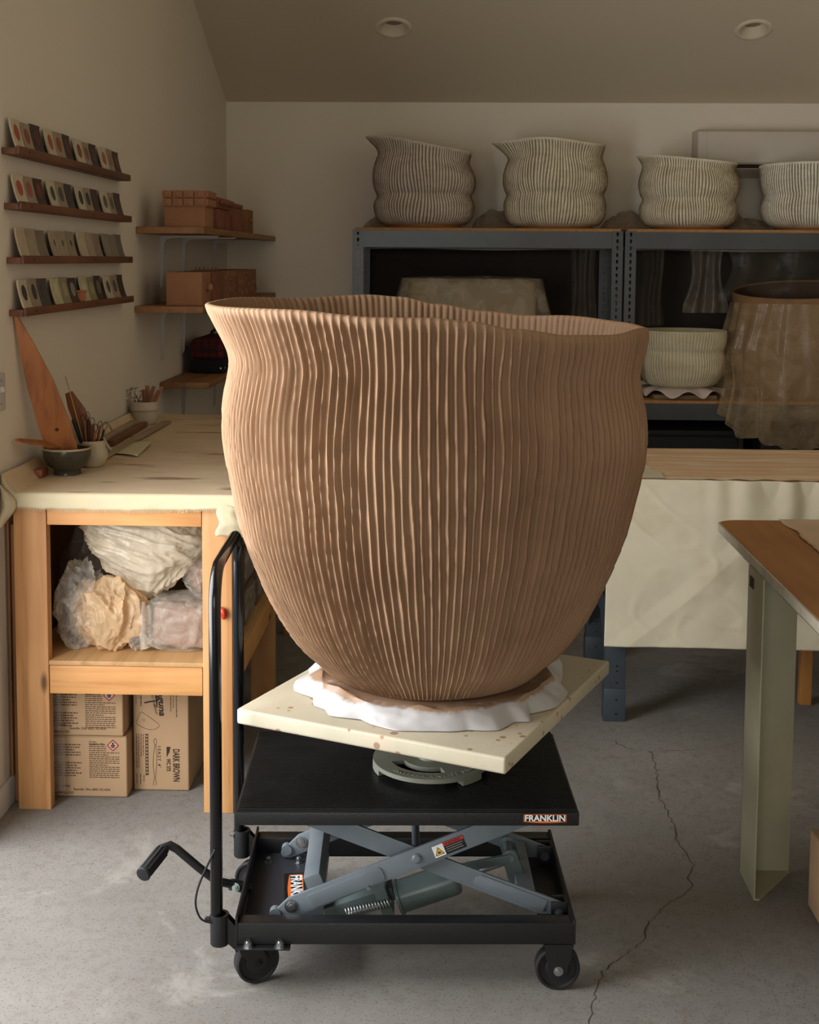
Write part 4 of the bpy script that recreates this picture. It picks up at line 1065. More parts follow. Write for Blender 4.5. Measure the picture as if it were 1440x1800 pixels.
stick('knife', mat('black_handle', (18, 17, 17), .2, spec=.6), (-1.240, 4.372, BZ + .02), (-1.283, 4.350, 1.185), .0075, 'glossy black handled knife in the jar behind the bowl', 'tools in the jar behind the bowl')
rnd = random.Random(5)
for k in range(9):
    a = rnd.uniform(0, 6.28); r_ = .012 + .012 * (k % 2)
    p0 = Vector((jx - .014 + .0035 * k, jy + r_ * math.sin(a) * .8, BZ + .016)); p1 = Vector((jx - .026 + .0085 * k, jy + math.sin(a) * r_ * 1.4, BZ + rnd.uniform(.115, .165)))
    d = (p1 - p0).normalized(); u = d.orthogonal().normalized()
    if k % 3 != 1:
        t = thing('wire_loop_tool', p0, 'dark wire loop tool, %s tool from the left in the jar behind the bowl' % ORD[k], 'tool', 'tools in the jar behind the bowl')
        b = MB(); b.tube([p0, p1], .0042, 8); b.build('handle', [DARKST, BRW][k % 2], t)
        b = MB(); b.tube([p1 + d * .014 + (u * math.cos(x * PI / 6) * .008 + d * math.sin(x * PI / 6) * .015) for x in range(12)], .0012, 6, closed=True); b.build('wire_loop', DARKST, t)
    else:
        b = MB(); b.bar(p0, p1, .011, .005, u, .001); tag(b.build('wooden_tool', BRW), 'flat brown wooden tool, %s tool from the left in the jar behind the bowl' % ORD[k], 'tool', 'tools in the jar behind the bowl')
# white plaster disc leaning behind the jar
b = MB(); b.lathe([(0, -.005), (.078, -.005), (.082, -.001), (.082, .003), (.079, .006), (0, .006)], 48, M=Matrix.Translation((-1.290, 4.70, BZ + .068)) @ Matrix.Rotation(R(18), 4, 'Z') @ Matrix.Rotation(R(58), 4, 'Y'))
tag(b.build('plaster_disc', mat('plaster_white', (206, 198, 178), .8)), 'round white plaster disc leaning behind the first tool jar', 'disc')
# straightedges lying on the bench
def lath(x0, y0, x1, y1, z, wd, th, m, label):
    b = MB(); b.bar((x0, y0, z + th / 2), (x1, y1, z + th / 2), wd, th, (0, 0, 1), .001); return tag(b.build('wooden_lath', m), label, 'lath', 'laths on the workbench')
lath(-1.236, 4.47, -1.228, 5.57, BZ + .004, .036, .007, PALEW, 'long flat straightedge lying along the bench beside the paper card')
lath(-1.322, 4.80, -1.340, 5.44, BZ, .030, .028, PALEW, 'pale square batten lying along the wall by the second tool jar')
lath(-1.290, 4.86, -1.296, 5.44, BZ, .022, .022, wood('dark_lath', (132, 88, 58), (98, 62, 38), 'y', .6, knots=False), 'dark reddish batten lying inside the pale one')
# paper card
b = MB()
def card_fn(u, v):
    p = Vector((-1.222, 4.66, 0)).lerp(Vector((-1.125, 4.600, 0)), u).lerp(Vector((-1.235, 4.93, 0)).lerp(Vector((-1.142, 4.91, 0)), u), v)
    return (p.x, p.y, BZ + .003 + .010 * v * u + .004 * math.sin(u * 3))
b.grid(card_fn, 8, 8); tag(b.build('paper_card', mat('cream_card', (214, 204, 168), .8, var=.04), solid=.001), 'cream paper card lying on the bench beside the straightedge', 'card')
# crock with scissors and wooden tools
cx, cy = -1.318, 5.53
crock = thing('tool_crock', (cx, cy, BZ), 'pale grey banded crock of wooden tools at the back of the bench', 'crock', 'tool jars on the workbench')
b = MB(); b.lathe([(0, .003), (.044, .0), (.050, .008), (.054, .030), (.056, .058), (.061, .062), (.062, .068), (.058, .073), (.057, .098), (.053, .100), (.051, .07), (.047, .015), (0, .012)], 44, (cx, cy, BZ)); b.build('crock_body', mat('pale_grey_glaze', (198, 186, 164), .4, var=.04), crock)
for k in range(8):
    a = k * .85; p0 = Vector((cx + .012 * math.cos(a), cy + .02 * math.sin(a), BZ + .02)); p1 = Vector((cx - .004 + .012 * k, cy + .03 * math.sin(a), BZ + .150 + .018 * math.sin(k * 2.1)))
    b = MB(); b.bar(p0, p1, .020 - .001 * k, .005, (0, 1, .2), .0012)
    tag(b.build('wooden_tool', [BRW, wood('mid_tool_wood', (172, 120, 80), (136, 88, 54), 'z', .55, knots=False)][k % 2]), '%s flat wooden tool from the left in the pale crock' % ORD[k], 'tool', 'wooden tools in the pale crock')
for k in range(2):
    sc_ = thing('scissors', (cx - .03, cy, BZ + .1), ['shiny steel scissors leaning left out of the pale crock, nearer the wall', 'shiny steel scissors in the pale crock, nearer the wooden tools'][k], 'scissors', 'scissors in the pale crock')
    o0 = Vector((cx - .034 + k * .014, cy - .025, BZ + .085)); up = Vector((-.42 + .12 * k, -.05, 1)).normalized(); side = Vector((1, -.3, .4)); side = (side - up * side.dot(up)).normalized()
    SS = mat('polished_steel', (200, 198, 194), .15, 1.0, .05)
    b = MB(); b.bar(o0 - up * .06, o0 + up * .02, .010, .003, up.cross(side), .0008); b.build('blades', SS, sc_)
    for s in (-1, 1):
        b = MB(); c0 = o0 + up * .052 + side * s * .014
        b.tube([c0 + side * .013 * math.cos(x * PI / 8) + up * .024 * math.sin(x * PI / 8) for x in range(16)], .0035, 8, closed=True)
        b.tube([o0 + up * .01, o0 + up * .032 + side * s * .008], .0035, 8); b.build('finger_loop', SS, sc_)

# ------------------------------------------------------------------ picture ledges with glaze test tiles
LW = wood('ledge_wood', (118, 74, 48), (84, 50, 30), 'y', .55, knots=True)
def lg(c): return c
CREAM, TAN, DARK, GREY = (206, 192, 164), (164, 146, 120), (72, 58, 50), (128, 118, 106)
ROWS = [
 [(CREAM, (178, 84, 60)), (TAN, (150, 80, 60)), (DARK, (92, 48, 44)), (CREAM, (180, 84, 66)), (TAN, (148, 84, 64)), (DARK, (98, 46, 46)), (CREAM, (134, 84, 62)), (TAN, (138, 84, 60)), (DARK, (80, 52, 46)), (CREAM, (176, 96, 76)), (TAN, (150, 104, 82)), (DARK, (110, 54, 48))],
 [(CREAM, (186, 82, 58)), (TAN, (166, 84, 66)), (DARK, (128, 46, 42)), (CREAM, (72, 74, 68)), (TAN, (82, 80, 70)), ((76, 72, 68), (60, 58, 56)), (CREAM, (50, 48, 46)), (TAN, (56, 54, 50)), ((80, 64, 58), (66, 48, 44)), (CREAM, (108, 102, 88)), (TAN, (104, 96, 84)), ((84, 70, 58), None)],
 [((196, 176, 146), None), ((170, 154, 128), None), ((132, 118, 102), None), ((176, 160, 134), (84, 70, 58)), ((172, 154, 128), (78, 64, 54)), ((160, 142, 118), (60, 48, 42)), ((200, 184, 154), None), ((178, 162, 136), None), ((150, 132, 112), None), ((150, 138, 120), None), ((142, 130, 114), None), ((122, 110, 98), None)],
 [(CREAM, (58, 56, 54)), (TAN, (62, 60, 58)), ((84, 78, 74), (72, 68, 66)), ((206, 196, 156), (218, 208, 172)), ((158, 146, 112), (176, 164, 130)), ((74, 62, 56), (150, 142, 132)), ((200, 190, 154), (212, 204, 172)), ((150, 138, 100), (168, 158, 122)), ((72, 58, 50), (120, 112, 104)), (CREAM, (92, 86, 76)), (TAN, (96, 88, 80)), (DARK, (62, 52, 46))]]
def cname(c):
    r, g, b_ = c
    if r > 190: return 'cream'
    if r > 140: return 'tan'
    if r > 110: return 'grey'
    return 'dark brown' if r - b_ > 14 else 'charcoal'
def sname(c):
    if c is None: return 'plain'
    r, g, b_ = c
    if r > 160 and r - g > 60: return 'orange-red spot'
    if r - g > 40: return 'red spot' if r > 120 else 'dark red spot'
    if r > 150: return 'pale spot'
    if r > 100: return 'grey-green spot'
    return 'blackish spot'
LN = ['top', 'second', 'third', 'bottom']
LZ = [2.066, 1.896, 1.727, 1.562]
tl_mats = {}
def tile_mat(c, kind):
    k = (c, kind)
    if k not in tl_mats: tl_mats[k] = mat('tile_%s_%d_%d_%d' % ((kind,) + c), c, .45 if kind == 'glaze' else .6, var=.12, scale=30)
    return tl_mats[k]
def tile_profile(t):
    # x out from the wall and z up, for t along the tile from foot to top
    return (.042 - .026 * t ** .7 + .004 * max(0, t - .85) / .15, .0 + .092 * t)
for ri, row in enumerate(ROWS):
    z = LZ[ri]; Y0, Y1 = 3.995 + ri * .013, 5.400 + ri * .010
    ld = thing('picture_ledge', (XL, (Y0 + Y1) / 2, z), '%s of the four narrow dark wood ledges holding glaze test tiles' % ['topmost', 'second from top', 'third from top', 'lowest'][ri], 'ledge', 'tile ledges on the left wall')
    b = MB(); b.box(XL, XL + .046, Y0, Y1, z - .011, z + .010, .003); b.build('shelf_strip', LW, ld)
    b = MB(); b.box(XL + .046, XL + .056, Y0, Y1, z - .011, z + .0155, .003); b.build('front_lip', LW, ld)
    for y in (Y0 + .10, Y0 + .82, Y1 - .05):
        b = MB(); b.cyl((XL + .056, y, z + .002), (XL + .0568, y, z + .002), .004, seg=10); b.build('screw', mat('dark_screw', (40, 32, 26), .5, .6), ld)
    for ti, (bc, sc_) in enumerate(row):
        g, k = divmod(ti, 3)
        y0 = 4.030 + ri * .013 + g * .342 + k * .0975 + random.uniform(-.003, .003); wd = .093; hsc = random.uniform(.97, 1.03); tw = random.uniform(-.004, .004)
        tl = thing('test_tile', (XL + .02, y0 + wd / 2, z + .0105), '%s tile from the left on the %s ledge, %s, %s' % (ORD[ti], LN[ri], cname(bc), sname(sc_)), 'test tile', 'glaze test tiles on the wall ledges')
        b = MB(); th_ = .0055
        def f(u, v, off=0.0):
            x, zz = tile_profile(v); dx, dz = tile_profile(min(1, v + .01)), tile_profile(max(0, v - .01)); n_ = Vector((dx[1] - dz[1], -(dx[0] - dz[0]))).normalized()
            return (XL + x + n_.x * off + tw * (u - .5) - .0015, y0 + u * wd + .004 * v * tw * 40, z + .0105 + zz * hsc + n_.y * off)
        nu, nv = 3, 8
        F0 = [[b.bm.verts.new(f(i / nu, j / nv, 0)) for i in range(nu + 1)] for j in range(nv + 1)]; F1 = [[b.bm.verts.new(f(i / nu, j / nv, -th_)) for i in range(nu + 1)] for j in range(nv + 1)]
        for j in range(nv):
            for i in range(nu):
                b.bm.faces.new((F0[j][i], F0[j][i + 1], F0[j + 1][i + 1], F0[j + 1][i])); b.bm.faces.new((F1[j][i], F1[j + 1][i], F1[j + 1][i + 1], F1[j][i + 1]))
            b.bm.faces.new((F0[j][0], F0[j + 1][0], F1[j + 1][0], F1[j][0])); b.bm.faces.new((F0[j][nu], F1[j][nu], F1[j + 1][nu], F0[j + 1][nu]))
        for i in range(nu):
            b.bm.faces.new((F0[nv][i], F0[nv][i + 1], F1[nv][i + 1], F1[nv][i])); b.bm.faces.new((F0[0][i], F1[0][i], F1[0][i + 1], F0[0][i + 1]))
        b.build('tile_body', tile_mat(bc, 'body'), tl)
        if sc_:
            b = MB(); n_ = 20; small = .0255 if ri != 2 else .010
            c_ = b.bm.verts.new(f(.5, .55, .0009)); rg = [b.bm.verts.new(f(.5 + small / wd * math.cos(2 * PI * q / n_) * (1 if ri != 2 else .6 + .5 * (q % 2)), .55 + small / .092 * math.sin(2 * PI * q / n_) * (1 if ri != 2 else 1.2), .0007)) for q in range(n_)]
            for q in range(n_): b.bm.faces.new((c_, rg[q], rg[(q + 1) % n_]))
            b.build('glaze_spot', tile_mat(sc_, 'glaze'), tl)
TERRA = mat('terracotta', (176, 112, 74), .75, var=.1, scale=20, bump=.1)
b = MB(); b.lathe([(0, 0), (.019, 0), (.022, .012), (.023, .036), (.027, .040), (.027, .045), (.023, .045), (.020, .01), (0, .008)], 24, (XL + .030, 4.715, LZ[3] + .0105)); tag(b.build('small_cup', TERRA), 'tiny terracotta cup standing between tiles on the lowest ledge', 'cup')

# ------------------------------------------------------------------ corner shelves on brackets
SHW = wood('shelf_pine', (158, 112, 68), (122, 80, 44), 'y', .55, knots=False)
BRK = mat('bracket_white', (188, 182, 172), .5, var=.03)
for si, (z, y0, x1) in enumerate(((1.845, 5.70, -1.085), (1.495, 5.66, -1.085), (1.112, 6.14, -1.150))):
    sf = thing('wall_shelf', (XL, 6.8, z), ['upper corner shelf board carrying the studded clay box', 'middle corner shelf board carrying the clay box with a knob', 'lowest corner shelf board carrying the dark red bag'][si], 'shelf', 'corner shelves')
    b = MB(); b.box(XL + .002, x1, y0, YB - .004, z, z + .030, .005); b.build('shelf_board', SHW, sf)
    for y in ((6.18, 6.68, 7.56) if si < 2 else (6.66, 7.56)):
        b = MB(); b.box(XL + .001, XL + .006, y - .011, y + .011, z - .25, z - .001); b.prism([(XL + .005, z - .25), (XL + .012, z - .235), (XL + .020, z - .045), (XL + .032, z - .020), (XL + .060, z - .012), (x1 - .03, z - .008), (x1 - .02, z - .003), (x1 - .02, z - .001), (XL + .005, z - .001)], y - .003, y + .003, Matrix(((1, 0, 0, 0), (0, 0, 1, 0), (0, 1, 0, 0), (0, 0, 0, 1)))); b.box(XL + .004, x1 - .02, y - .011, y + .011, z - .004, z - .0005)
        b.build('bracket', BRK, sf)
def tbox(name, x0, x1, y0, y1, z0, z1, label, m, grp):
    t = thing(name, ((x0 + x1) / 2, (y0 + y1) / 2, z0), label, 'clay box', grp); b = MB(); b.box(x0, x1, y0, y1, z0, z1, .004); b.build('box_body', m, t); return t
TC1 = mat('fired_clay_orange', (160, 112, 78), .75, var=.1, scale=9, bump=.1); TC2 = mat('fired_clay_red', (134, 80, 60), .7, var=.14, scale=10, bump=.15); TC3 = mat('fired_clay_brown', (140, 94, 62), .75, var=.12, scale=10, bump=.1)
G1 = 'clay boxes on the upper corner shelf'; G2 = 'clay boxes on the middle corner shelf'
zt = 1.8755
t = tbox('clay_box', -1.275, -1.092, 5.76, 5.97, zt, zt + .090, 'studded terracotta box at the front of the upper corner shelf', TC1, G1)
b = MB(); b.box(-1.279, -1.088, 5.756, 5.974, zt + .088, zt + .160, .004); lid = b.build('lid', TC1, t)
for r_ in range(2):
    for k in range(4):
        x = -1.282 + k * .0490; z = zt + .094 + r_ * .036
        b = MB(); b.box(x, x + .043, 5.744, 5.757, z, z + .032, .004); st = b.build('stud', TC1, lid)
        b = MB(); b.lathe([(0, .005), (.008, .004), (.011, 0)], 16, M=frame_M((x + .0215, 5.744, z + .016), (1, 0, 0), (0, 0, 1))); b.build('stud_boss', TC1, st)
    for k in range(4):
        y = 5.758 + k * .054; b = MB(); b.box(-1.089, -1.078, y, y + .048, zt + .094 + r_ * .036, zt + .126 + r_ * .036, .004); b.build('stud', TC1, lid)
t = tbox('clay_box', -1.280, -1.094, 6.10, 6.42, zt, zt + .095, 'red-brown clay box with a braided lid behind the studded box', TC2, G1)
b = MB(); b.box(-1.284, -1.088, 6.096, 6.424, zt + .095, zt + .150, .012); lid = b.build('lid', TC2, t)
for k in range(7):
    b = MB(); b.tube([(-1.084, 6.10 + k * .046, zt + .118), (-1.078, 6.123 + k * .046, zt + .132), (-1.084, 6.146 + k * .046, zt + .118)], .009, 8); b.build('braid_strand', TC2, lid)
for k in range(4):
    b = MB(); b.box(-1.095, -1.088, 6.13 + k * .075, 6.145 + k * .075, zt + .005, zt + .093, .002); b.build('side_rib', TC2, t)
t = tbox('clay_box', -1.270, -1.100, 6.62, 6.84, zt, zt + .120, 'plain reddish clay box third along the upper corner shelf', TC2, G1)
b = MB(); b.box(-1.274, -1.096, 6.616, 6.844, zt + .120, zt + .142, .005); b.build('lid', TC2, t)
t = tbox('clay_box', -1.270, -1.112, 7.10, 7.30, zt, zt + .130, 'brown clay box farthest back on the upper corner shelf', TC3, G1)
b = MB(); b.lathe([(0, .016), (.012, .014), (.016, .004), (.014, 0)], 16, M=frame_M((-1.112, 7.2, zt + .07), (0, 1, 0), (0, 0, 1))); b.build('knob', TC3, t)
zt = 1.5255
t = tbox('clay_box', -1.266, -1.104, 5.74, 5.95, zt, zt + .150, 'plain terracotta box with a round knob on the middle corner shelf', TC1, G2)
b = MB(); b.box(-1.245, -1.125, 5.7385, 5.742, zt + .025, zt + .125, .001); b.build('front_panel', TC1, t)
b = MB(); b.lathe([(0, .030), (.014, .027), (.020, .016), (.016, .006), (.012, 0)], 20, M=frame_M((-1.104, 5.85, zt + .080), (0, 1, 0), (0, 0, 1))); b.build('knob', TC1, t)
t = tbox('clay_box', -1.262, -1.100, 6.00, 6.20, zt, zt + .150, 'dark red panelled clay box behind the knobbed box', TC2, G2)
for k in range(2):
    b = MB(); b.box(-1.101, -1.094, 6.012 + k * .092, 6.092 + k * .092, zt + .01, zt + .14, .003); b.build('side_panel', TC2, t)
for q, (y0, y1) in enumerate(((6.26, 6.62), (6.68, 7.30))):
    t = tbox('clay_box', -1.262, -1.096, y0, y1, zt, zt + .152, ['carved clay box covered in small leaf relief on the middle shelf', 'long brown clay box with a swirling relief at the shelf end'][q], TC3, G2)
    rnd = random.Random(q + 3); n_ = 26 if q == 0 else 34
    b = MB()
    for k in range(n_):
        y = rnd.uniform(y0 + .02, y1 - .02); z = rnd.uniform(zt + .02, zt + .135); a = rnd.uniform(0, 3.14)
        b.lathe([(0, .010), (.007, .007), (.011, 0)], 8, M=frame_M((-1.097, y, z), (0, math.cos(a), math.sin(a)), (0, -math.sin(a), math.cos(a))) @ Matrix.Diagonal((1.5, .8, 1, 1)))
    o = b.build('carved_relief', TC3, t); o['kind'] = 'stuff'
    if q == 0:
        for k in range(6):
            b = MB(); b.cyl((-1.24 + .02 * k, y0 + .03, zt + .152), (-1.24 + .02 * k, y0 + .03, zt + .168), .004, seg=8); b.build('lid_peg', TC3, t)
# dark red plaid bag
def plaid():
    m, nt, b = _nodes('dark_red_plaid')
    tc = _n(nt, 'ShaderNodeTexCoord'); sp = _n(nt, 'ShaderNodeSeparateXYZ'); nt.links.new(tc.outputs['Object'], sp.inputs[0])
    c = lin((96, 22, 24))
    for ax_, s in (('X', 26), ('Z', 26), ('Y', 26)):
        m1 = _n(nt, 'ShaderNodeMath', operation='MULTIPLY'); nt.links.new(sp.outputs[ax_], m1.inputs[0]); m1.inputs[1].default_value = s
        m2 = _n(nt, 'ShaderNodeMath', operation='FRACT'); nt.links.new(m1.outputs[0], m2.inputs[0])
        c = _mix(nt, _ramp(nt, m2.outputs[0], [(0.62, (0, 0, 0, 1)), (0.64, (.6, .6, .6, 1))]), c, lin((24, 12, 14)))
    nt.links.new(c, b.inputs['Base Color']); b.inputs['Roughness'].default_value = .9
    return m
bg = thing('plaid_bag', (-1.25, 6.85, 1.143), 'dark red plaid bag with black base on the lowest corner shelf', 'bag')
b = MB(); b.box(-1.335, -1.165, 6.62, 7.10, 1.1435, 1.215, .015, seg=3); b.build('black_base', mat('black_cloth', (14, 12, 13), .9), bg)
b = MB(); b.box(-1.338, -1.162, 6.615, 7.105, 1.212, 1.325, .038, seg=4); b.build('plaid_body', plaid(), bg)
b = MB(); b.tube([(-1.25, 6.72, 1.32), (-1.25, 6.76, 1.350), (-1.25, 6.86, 1.358), (-1.25, 6.96, 1.350), (-1.25, 7.0, 1.32)], .008, 8); b.build('carry_strap', mat('black_cloth', (14, 12, 13), .9), bg)
for y in (6.625, 7.09):
    b = MB(); b.lathe([(0, .004), (.005, .003), (.006, 0)], 10, M=frame_M((-1.18, 6.6195, 1.17), (1, 0, 0), (0, 0, 1)) if y < 7 else frame_M((-1.1645, 6.66, 1.17), (0, 1, 0), (0, 0, 1))); b.build('rivet', ZINC, bg)

# ------------------------------------------------------------------ steel racks at the back wall
STEEL = mat('galvanised_blue_grey', (80, 84, 85), 0.38, 0.45, 0.10, 5, 0.03, 120)
STEELD = mat('dark_blue_steel', (62, 69, 74), 0.42, 0.2, 0.10, 8)
OSB = mat('shelf_particle_board', (168, 122, 72), .8, var=.18, scale=40, bump=.2, bscale=120)
def perforated(b, x0, x1, y, z0, z1, pitch, hw, hh, cxf=.5, axis='x'):
    """plate in the xz plane at depth y with keyhole openings"""
    n = int((z1 - z0) / pitch); cx = x0 + (x1 - x0) * cxf
    def P(a, z): return (a, y, z) if axis == 'x' else (y, a, z)
    for k in range(n):
        za, zb = z1 - (k + 1) * pitch, z1 - k * pitch
        zc = (za + zb) / 2
        outer = [P(x0, za), P(x1, za), P(x1, zb), P(x0, zb)]
        hole = [P(cx - hw * .45, zc - hh), P(cx + hw * .45, zc - hh), P(cx + hw, zc + hh * .35), P(cx + hw * .6, zc + hh), P(cx - hw * .6, zc + hh), P(cx - hw, zc + hh * .35)]
        vo = [b.bm.verts.new(p) for p in outer]; vh = [b.bm.verts.new(p) for p in hole]
        b.bm.faces.new((vo[0], vo[1], vh[1], vh[0])); b.bm.faces.new((vo[1], vo[2], vh[3], vh[2])); b.bm.faces.new((vo[1], vh[2], vh[1]))
        b.bm.faces.new((vo[2], vo[3], vh[4], vh[3])); b.bm.faces.new((vo[3], vo[0], vh[0], vh[5])); b.bm.faces.new((vo[3], vh[5], vh[4]))
    b._add([P(x0, z0), P(x1, z0), P(x1, z1 - n * pitch), P(x0, z1 - n * pitch)], [(0, 1, 2, 3)])
    bmesh.ops.remove_doubles(b.bm, verts=b.bm.verts, dist=1e-5)
RY0, RY1, RT = 7.35, 7.96, 1.905
def rack(X0, X1, label):
    rk = thing('steel_rack', ((X0 + X1) / 2, (RY0 + RY1) / 2, 0), label, 'shelving rack', 'steel racks at the back wall')
    for xa, s in ((X0, 1), (X1, -1)):
        for ya, t in ((RY0, 1), (RY1, -1)):
            b = MB(); perforated(b, min(xa, xa + s * .062), max(xa, xa + s * .062), ya, 0, RT, .0385, .0072, .0120)
            b2 = MB(); b2.bm.free(); b2.bm = b.bm
            perforated(b, min(ya, ya + t * .040), max(ya, ya + t * .040), xa, 0, RT, .0385, .0072, .0120, axis='y')
            b.build('upright_post', STEEL, rk, None, solid=.002)
    for z in (RT, .935, .20):
        for ya, t in ((RY0, 1), (RY1, -1)):
            b = MB(); xa, xb = X0 + .062, X1 - .062; yy = ya + t * .003
            Mx = Matrix(((0, 0, 1, 0), (1, 0, 0, 0), (0, 1, 0, 0), (0, 0, 0, 1)))
            b.prism([(yy, z - .098), (yy, z - .004), (yy + t * .03, z - .004), (yy + t * .03, z - .006), (yy + t * .0025, z - .006), (yy + t * .0025, z - .096), (yy + t * .018, z - .096), (yy + t * .018, z - .098)], xa, xb, Mx)
            bm_ = b.build('shelf_beam', STEEL, rk, None)
            if t == 1:
                b = MB(); b.cyl(((xa + xb) / 2, yy, z - .055), ((xa + xb) / 2, yy - .001, z - .055), .004, seg=10); b.build('beam_hole', STB, bm_)
        for xa in (X0 + .004, X1 - .006):
            b = MB(); b.box(xa, xa + .002, RY0 + .04, RY1 - .04, z - .085, z - .006); b.build('side_beam', STEEL, rk, None)
        b = MB(); b.box(X0 + .012, X1 - .012, RY0 + .002, RY1 - .002, z - .004, z + .0125, .001); b.build('shelf_board', OSB, rk)
rack(-.553, .975, 'left grey steel rack carrying the two tallest glazed pots')
rack(.988, 2.516, 'right grey steel rack reaching out of the picture')

# glazed pots
def glaze(name, a, c, groove, rough=.55, gm=.95, pscale=(5, 5, 16)):
    return clay_mat(name, [(0.3, lin(a)), (0.7, lin(c))], groove, gm, rough, (3, 3, 9), None, tuple(int(.5 * (p + q)) for p, q in zip(a, groove)), pscale)
FOOT = mat('amber_bare_foot', (150, 100, 52), .6, var=.1)
def small_pot(loc, prof, ribs, mt, seed, label, sp, dzf, per=6, wob=.5, depth=.0075, wall=.012, foot=True, neck=.80, name='ribbed_pot'):
    z0 = prof[0][1]
    t = thing(name, loc, label, 'pot', 'ribbed pots on the racks')
    me = ribbed_pot('pot_body', prof, ribs, per, 84, depth, wall, sp, dzf, [mt], seed, wob, .96, 8, .04, .0007, .4, neck)
    obj_from(me, 'pot_body', (0, 0, 0), t, True)
    if foot:
        b = MB(); r = prof[0][0]; b.lathe([(0, 0), (r - .012, 0), (r - .006, .004), (r - .002, z0 + .004), (0, z0 + .004)], 48); b.build('foot_ring', FOOT, t, local=True)
    return t
def spout(a0, amp, wd, bias=0):
    def f(t):
        d = abs((t - R(a0) + PI) % (2 * PI) - PI); return amp * math.exp(-(d / wd) ** 2) + .006 * math.sin(3 * t + a0) + bias
    return f
def tilt(l, r, wob=.006, k=2):
    # rim height: l at the left (180 deg), r at the right
    return lambda t: (l + r) / 2 - (l - r) / 2 * math.cos(t) + wob * math.sin(k * t + 1)
SZ = RT + .0128
PA = [(.225, .022), (.252, .030), (.283, .062), (.297, .110), (.296, .150), (.283, .178), (.279, .190), (.292, .215), (.305, .260), (.302, .310), (.285, .362), (.268, .395), (.264, .410), (.270, .440), (.275, .470)]
g1 = glaze('taupe_striped_glaze', (206, 194, 176), (226, 216, 200), (112, 92, 74))
g2 = glaze('cream_striped_glaze', (224, 216, 188), (240, 233, 208), (122, 102, 70))
g3 = glaze('bone_striped_glaze', (230, 224, 202), (244, 240, 222), (116, 100, 74), pscale=(10, 10, 26))
small_pot((-.155, 7.66, SZ), PA, 96, g1, 21, 'taupe ribbed pot with a long pointed spout on the left rack', spout(184, .080, .42), tilt(.055, -.030))
PB = [(.230, .018), (.262, .030), (.292, .070), (.300, .120), (.298, .160), (.287, .190), (.284, .200), (.296, .225), (.307, .275), (.303, .320), (.288, .370), (.276, .400), (.276, .420), (.286, .455), (.296, .485)]
small_pot((.612, 7.66, SZ), PB, 104, g2, 22, 'tall cream ribbed pot with curled spout at the right of the left rack', spout(186, .080, .34), tilt(.022, .004, .010, 3))
PC = [(.215, .020), (.245, .030), (.274, .062), (.284, .105), (.280, .145), (.270, .165), (.268, .175), (.280, .200), (.292, .245), (.288, .290), (.272, .335), (.264, .352), (.268, .372), (.276, .398)]
small_pot((1.392, 7.66, SZ), PC, 110, g2, 23, 'low cream ribbed pot with small pinched lip on the right rack', spout(180, .026, .40), tilt(.022, -.018))
PD = [(.215, .020), (.245, .032), (.280, .070), (.295, .115), (.292, .160), (.280, .195), (.279, .205), (.290, .235), (.302, .290), (.305, .340), (.304, .385)]
small_pot((2.110, 7.66, SZ), PD, 110, g3, 24, 'bone white pot with chequered glaze at the right picture edge', spout(0, .0, .4), tilt(-.012, .016))
PE = [(.175, .0), (.205, .012), (.235, .050), (.252, .105), (.254, .150), (.247, .190), (.244, .205), (.250, .225), (.258, .260), (.262, .300), (.262, .322)]
small_pot((1.362, 7.60, 1.0135), PE, 84, glaze('sand_slip', (206, 194, 160), (222, 212, 180), (150, 132, 98), .8, .35), 25, 'squat sand coloured ribbed pot on the middle rack shelf', spout(0, 0, .4), lambda t: 0, foot=False, wob=.35)
# board and cloth beneath the squat pot
b = MB(); b.box(1.18, 1.54, 7.42, 7.78, .9478, .972, .003); tag(b.build('ware_board', wood('ware_board_wood', (140, 112, 84), (110, 84, 58), 'x', .7)), 'wooden ware board under the squat sand coloured pot', 'board')
b = MB()
def rag(u, v):
    th = u * 2 * PI; n1 = .5 + .5 * math.sin(9 * th + 2 * noise.noise(Vector((math.cos(th) * 2, math.sin(th) * 2, 1)))); s = max(0, (v - .6) / .4)
    r = .005 + v * (.250) ; z = 1.0120 - (.012 + .042 * n1) * s ** 1.3
    return (1.362 + r * math.cos(th), 7.60 + r * math.sin(th), z)
b.grid(rag, 110, 14, True); tag(b.build('white_rag', canvas('white_rag', (224, 208, 196)), smooth=R(60), solid=.0015), 'scalloped white rag between the squat pot and its board', 'cloth')
b = MB(); b.box(1.24, 1.48, 7.48, 7.72, .9722, 1.0105, .004); tag(b.build('plaster_slab', mat('grey_plaster', (130, 118, 106), .85)), 'thick slab hidden under the white rag of the squat pot', 'slab')

